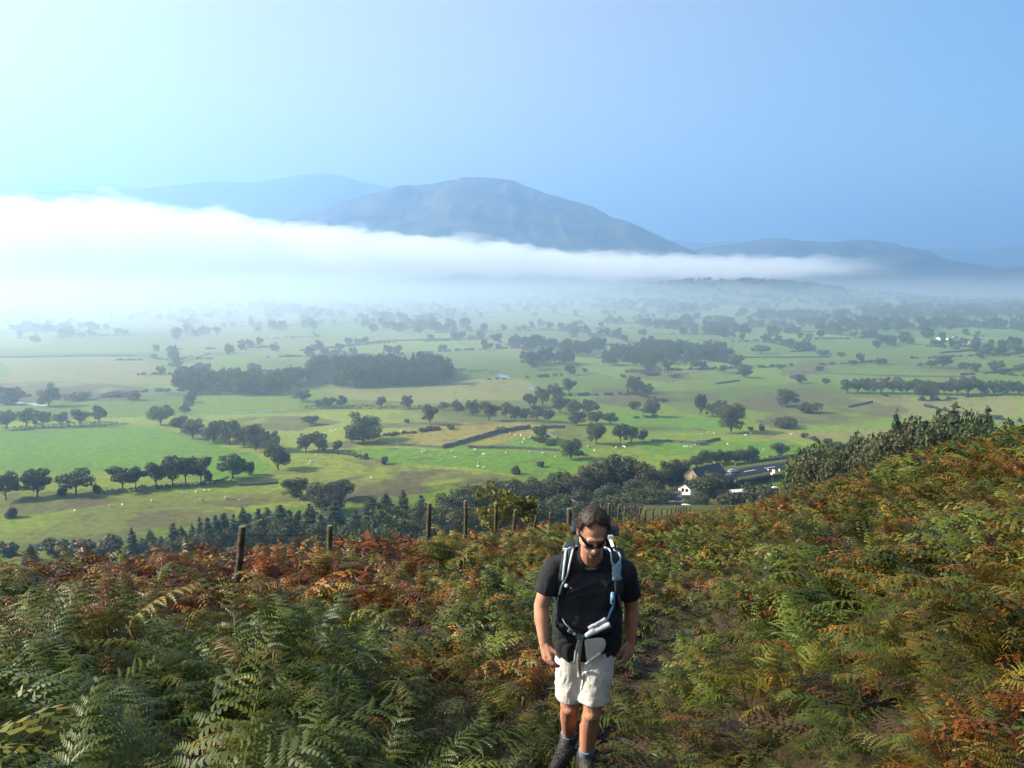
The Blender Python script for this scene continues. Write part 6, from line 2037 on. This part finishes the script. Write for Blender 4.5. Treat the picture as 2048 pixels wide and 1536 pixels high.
def local(p): return p - PC
def strap(pxs, width, mat, name, off=.012, thick=.012, lead=None):
    P, Nn = cloth_line(pxs, off)
    if lead: P = [v for v in lead] + P; Nn = [V3((0, -.3, 1))] * len(lead) + Nn
    bm = bmesh.new(); add_ribbon(bm, [local(p) for p in P], Nn, width, thick)
    return bm_obj(name, bm, mat, pack, True)
top_r = PC + PM @ V3((-.085, -.11, .20)); top_l = PC + PM @ V3((.085, -.11, .20))
s1 = strap([(1147, 1096), (1139, 1110), (1132, 1128), (1127, 1150), (1123, 1172), (1120, 1190)], .058, M_PACK, 'shoulder_strap', .012, .012, [top_r])
s2 = strap([(1221, 1097), (1228, 1112), (1231, 1130), (1233, 1148), (1234, 1165), (1236, 1184)], .060, M_PACK, 'shoulder_strap', .012, .012, [top_l])
def piping(pxs, par, mat=None, r=.0055, lead=None, off=.022):
    P, Nn = cloth_line(pxs, off)
    if lead: P = lead + P
    bm = bmesh.new(); add_tube(bm, [local(p) for p in P], r, 6); return bm_obj('piping', bm, mat or M_PIPING, par, True)
piping([(1140, 1097), (1133, 1110), (1130, 1124), (1127, 1140), (1123, 1156)], s1, None, .0065, [top_r + V3((-.03, 0, .02))])
piping([(1153, 1092), (1147, 1108), (1141, 1126), (1134, 1148), (1126, 1172), (1122, 1186)], s1, None, .0055, [top_r + V3((.02, -.01, .02))])
piping([(1213, 1092), (1217, 1106), (1218, 1122), (1222, 1130)], s2, None, .0055, [top_l + V3((-.03, 0, .02))])
piping([(1231, 1096), (1235, 1110), (1236, 1122), (1234, 1131)], s2, M_PANEL, .0055, [top_l + V3((.03, 0, .02))])
P = [[(1219, 1124), (1227, 1130), (1236, 1122)], [(1221, 1138), (1228, 1139), (1237, 1134)], [(1222, 1150), (1230, 1149), (1238, 1146)], [(1223, 1161), (1231, 1160), (1240, 1157)]]
bm = bmesh.new(); G = []
for row in P: G.append([bm.verts.new(local(on_cloth(x, y, .024)[0])) for x, y in row])
for i in range(3):
    for j in range(2): bm.faces.new((G[i][j], G[i + 1][j], G[i + 1][j + 1], G[i][j + 1]))
bmesh.ops.recalc_face_normals(bm, faces=bm.faces[:]); bmesh.ops.solidify(bm, geom=bm.faces[:], thickness=.006)
bm_obj('strap_panel', bm, M_PANEL, s2, True)
P, Nn = cloth_line([(1223, 1132), (1224, 1138)], .030, 1)
bm = bmesh.new(); add_ribbon(bm, [local(p) for p in P], Nn, .006, .002); bm_obj('badge', bm, M_BUCKLE, s2)
piping([(1121, 1186), (1118, 1205), (1117, 1225), (1115, 1245)], pack, M_PIPING, .005, None, .014)
piping([(1124, 1160), (1131, 1172), (1128, 1178)], pack, M_WEB, .003, None, .016)
bm = bmesh.new(); add_ball(bm, local(on_cloth(1135, 1169, .02)[0]), .011, 10); bm_obj('toggle', bm, M_BUCKLE, pack, True)
bm = bmesh.new(); add_ball(bm, local(on_cloth(1142, 1173, .012)[0]), .005, 8); bm_obj('toggle', bm, M_BUCKLE, pack, True)
tb = piping([(1221, 1184), (1225, 1196), (1224, 1208), (1219, 1222), (1213, 1236), (1209, 1246)], pack, M_TUBE, .0065, None, .018); tb.name = 'drinking_tube'
bm = bmesh.new(); p0 = on_cloth(1221, 1190, .024)[0]; rc(bm, local(p0 + V3((0, 0, .02))), local(p0 - V3((0, 0, .025))), .012, .014); bm_obj('tube_clip', bm, M_TUBE, pack, True)
piping([(1236, 1160), (1232, 1178), (1236, 1200), (1240, 1225)], pack, M_PACKG, .006, None, .012)
# buckle standing on the left strap and the load lifter behind it
bm = bmesh.new(); q0 = at(1222, 1083, 4.78); q1 = at(1219, 1074, 4.82)
add_ribbon(bm, [local(at(1226, 1094, 4.74)), local(q0), local(q1), local(PC + PM @ V3((.10, -.06, .27)))], [V3((0, -1, .2))] * 4, .017, .005)
bm_obj('load_lifter', bm, M_BUCKLE, pack)
bm = bmesh.new(); add_box(bm, local(at(1221, 1074, 4.80)), (.030, .012, .022)); bmesh.ops.bevel(bm, geom=bm.edges[:], offset=.003, segments=2, affect='EDGES'); bm_obj('buckle', bm, M_BUCKLE, pack)
bm = bmesh.new(); add_box(bm, local(on_cloth(1132, 1107, .022)[0]), (.022, .014, .014)); bm_obj('buckle', bm, M_BUCKLE, pack)
# hip belt
hb = strap([(1119, 1244), (1126, 1252), (1136, 1259), (1150, 1265), (1162, 1268)], .048, M_WEB, 'hip_belt', .014, .012)
strap([(1172, 1268), (1190, 1266), (1208, 1262), (1224, 1255)], .042, M_WEB, 'hip_belt', .010, .010)
for x, y, s in ((1129, 1247, .022), (1141, 1256, .026), (1148, 1261, .018)):
    bm = bmesh.new(); add_box(bm, local(on_cloth(x, y, .026)[0]), (s, .012, s * .8), Euler((0, R(30), 0)).to_matrix()); bmesh.ops.bevel(bm, geom=bm.edges[:], offset=.003, segments=1, affect='EDGES')
    bm_obj('buckle', bm, M_PACKG if s > .02 else M_BUCKLE, hb)
bm = bmesh.new(); add_box(bm, local(on_cloth(1158, 1266, .028)[0]), (.05, .014, .032), Euler((0, R(12), 0)).to_matrix()); bmesh.ops.bevel(bm, geom=bm.edges[:], offset=.006, segments=2, affect='EDGES')
bm_obj('buckle', bm, M_PACKG, hb)
piping([(1128, 1236), (1134, 1246), (1143, 1254)], hb, M_PIPING, .003, None, .02)
piping([(1117, 1228), (1121, 1242), (1126, 1256)], hb, M_PACKG, .004, None, .02)
tag(pack, 'dark rucksack with pale blue edged straps worn by the walker', 'rucksack')
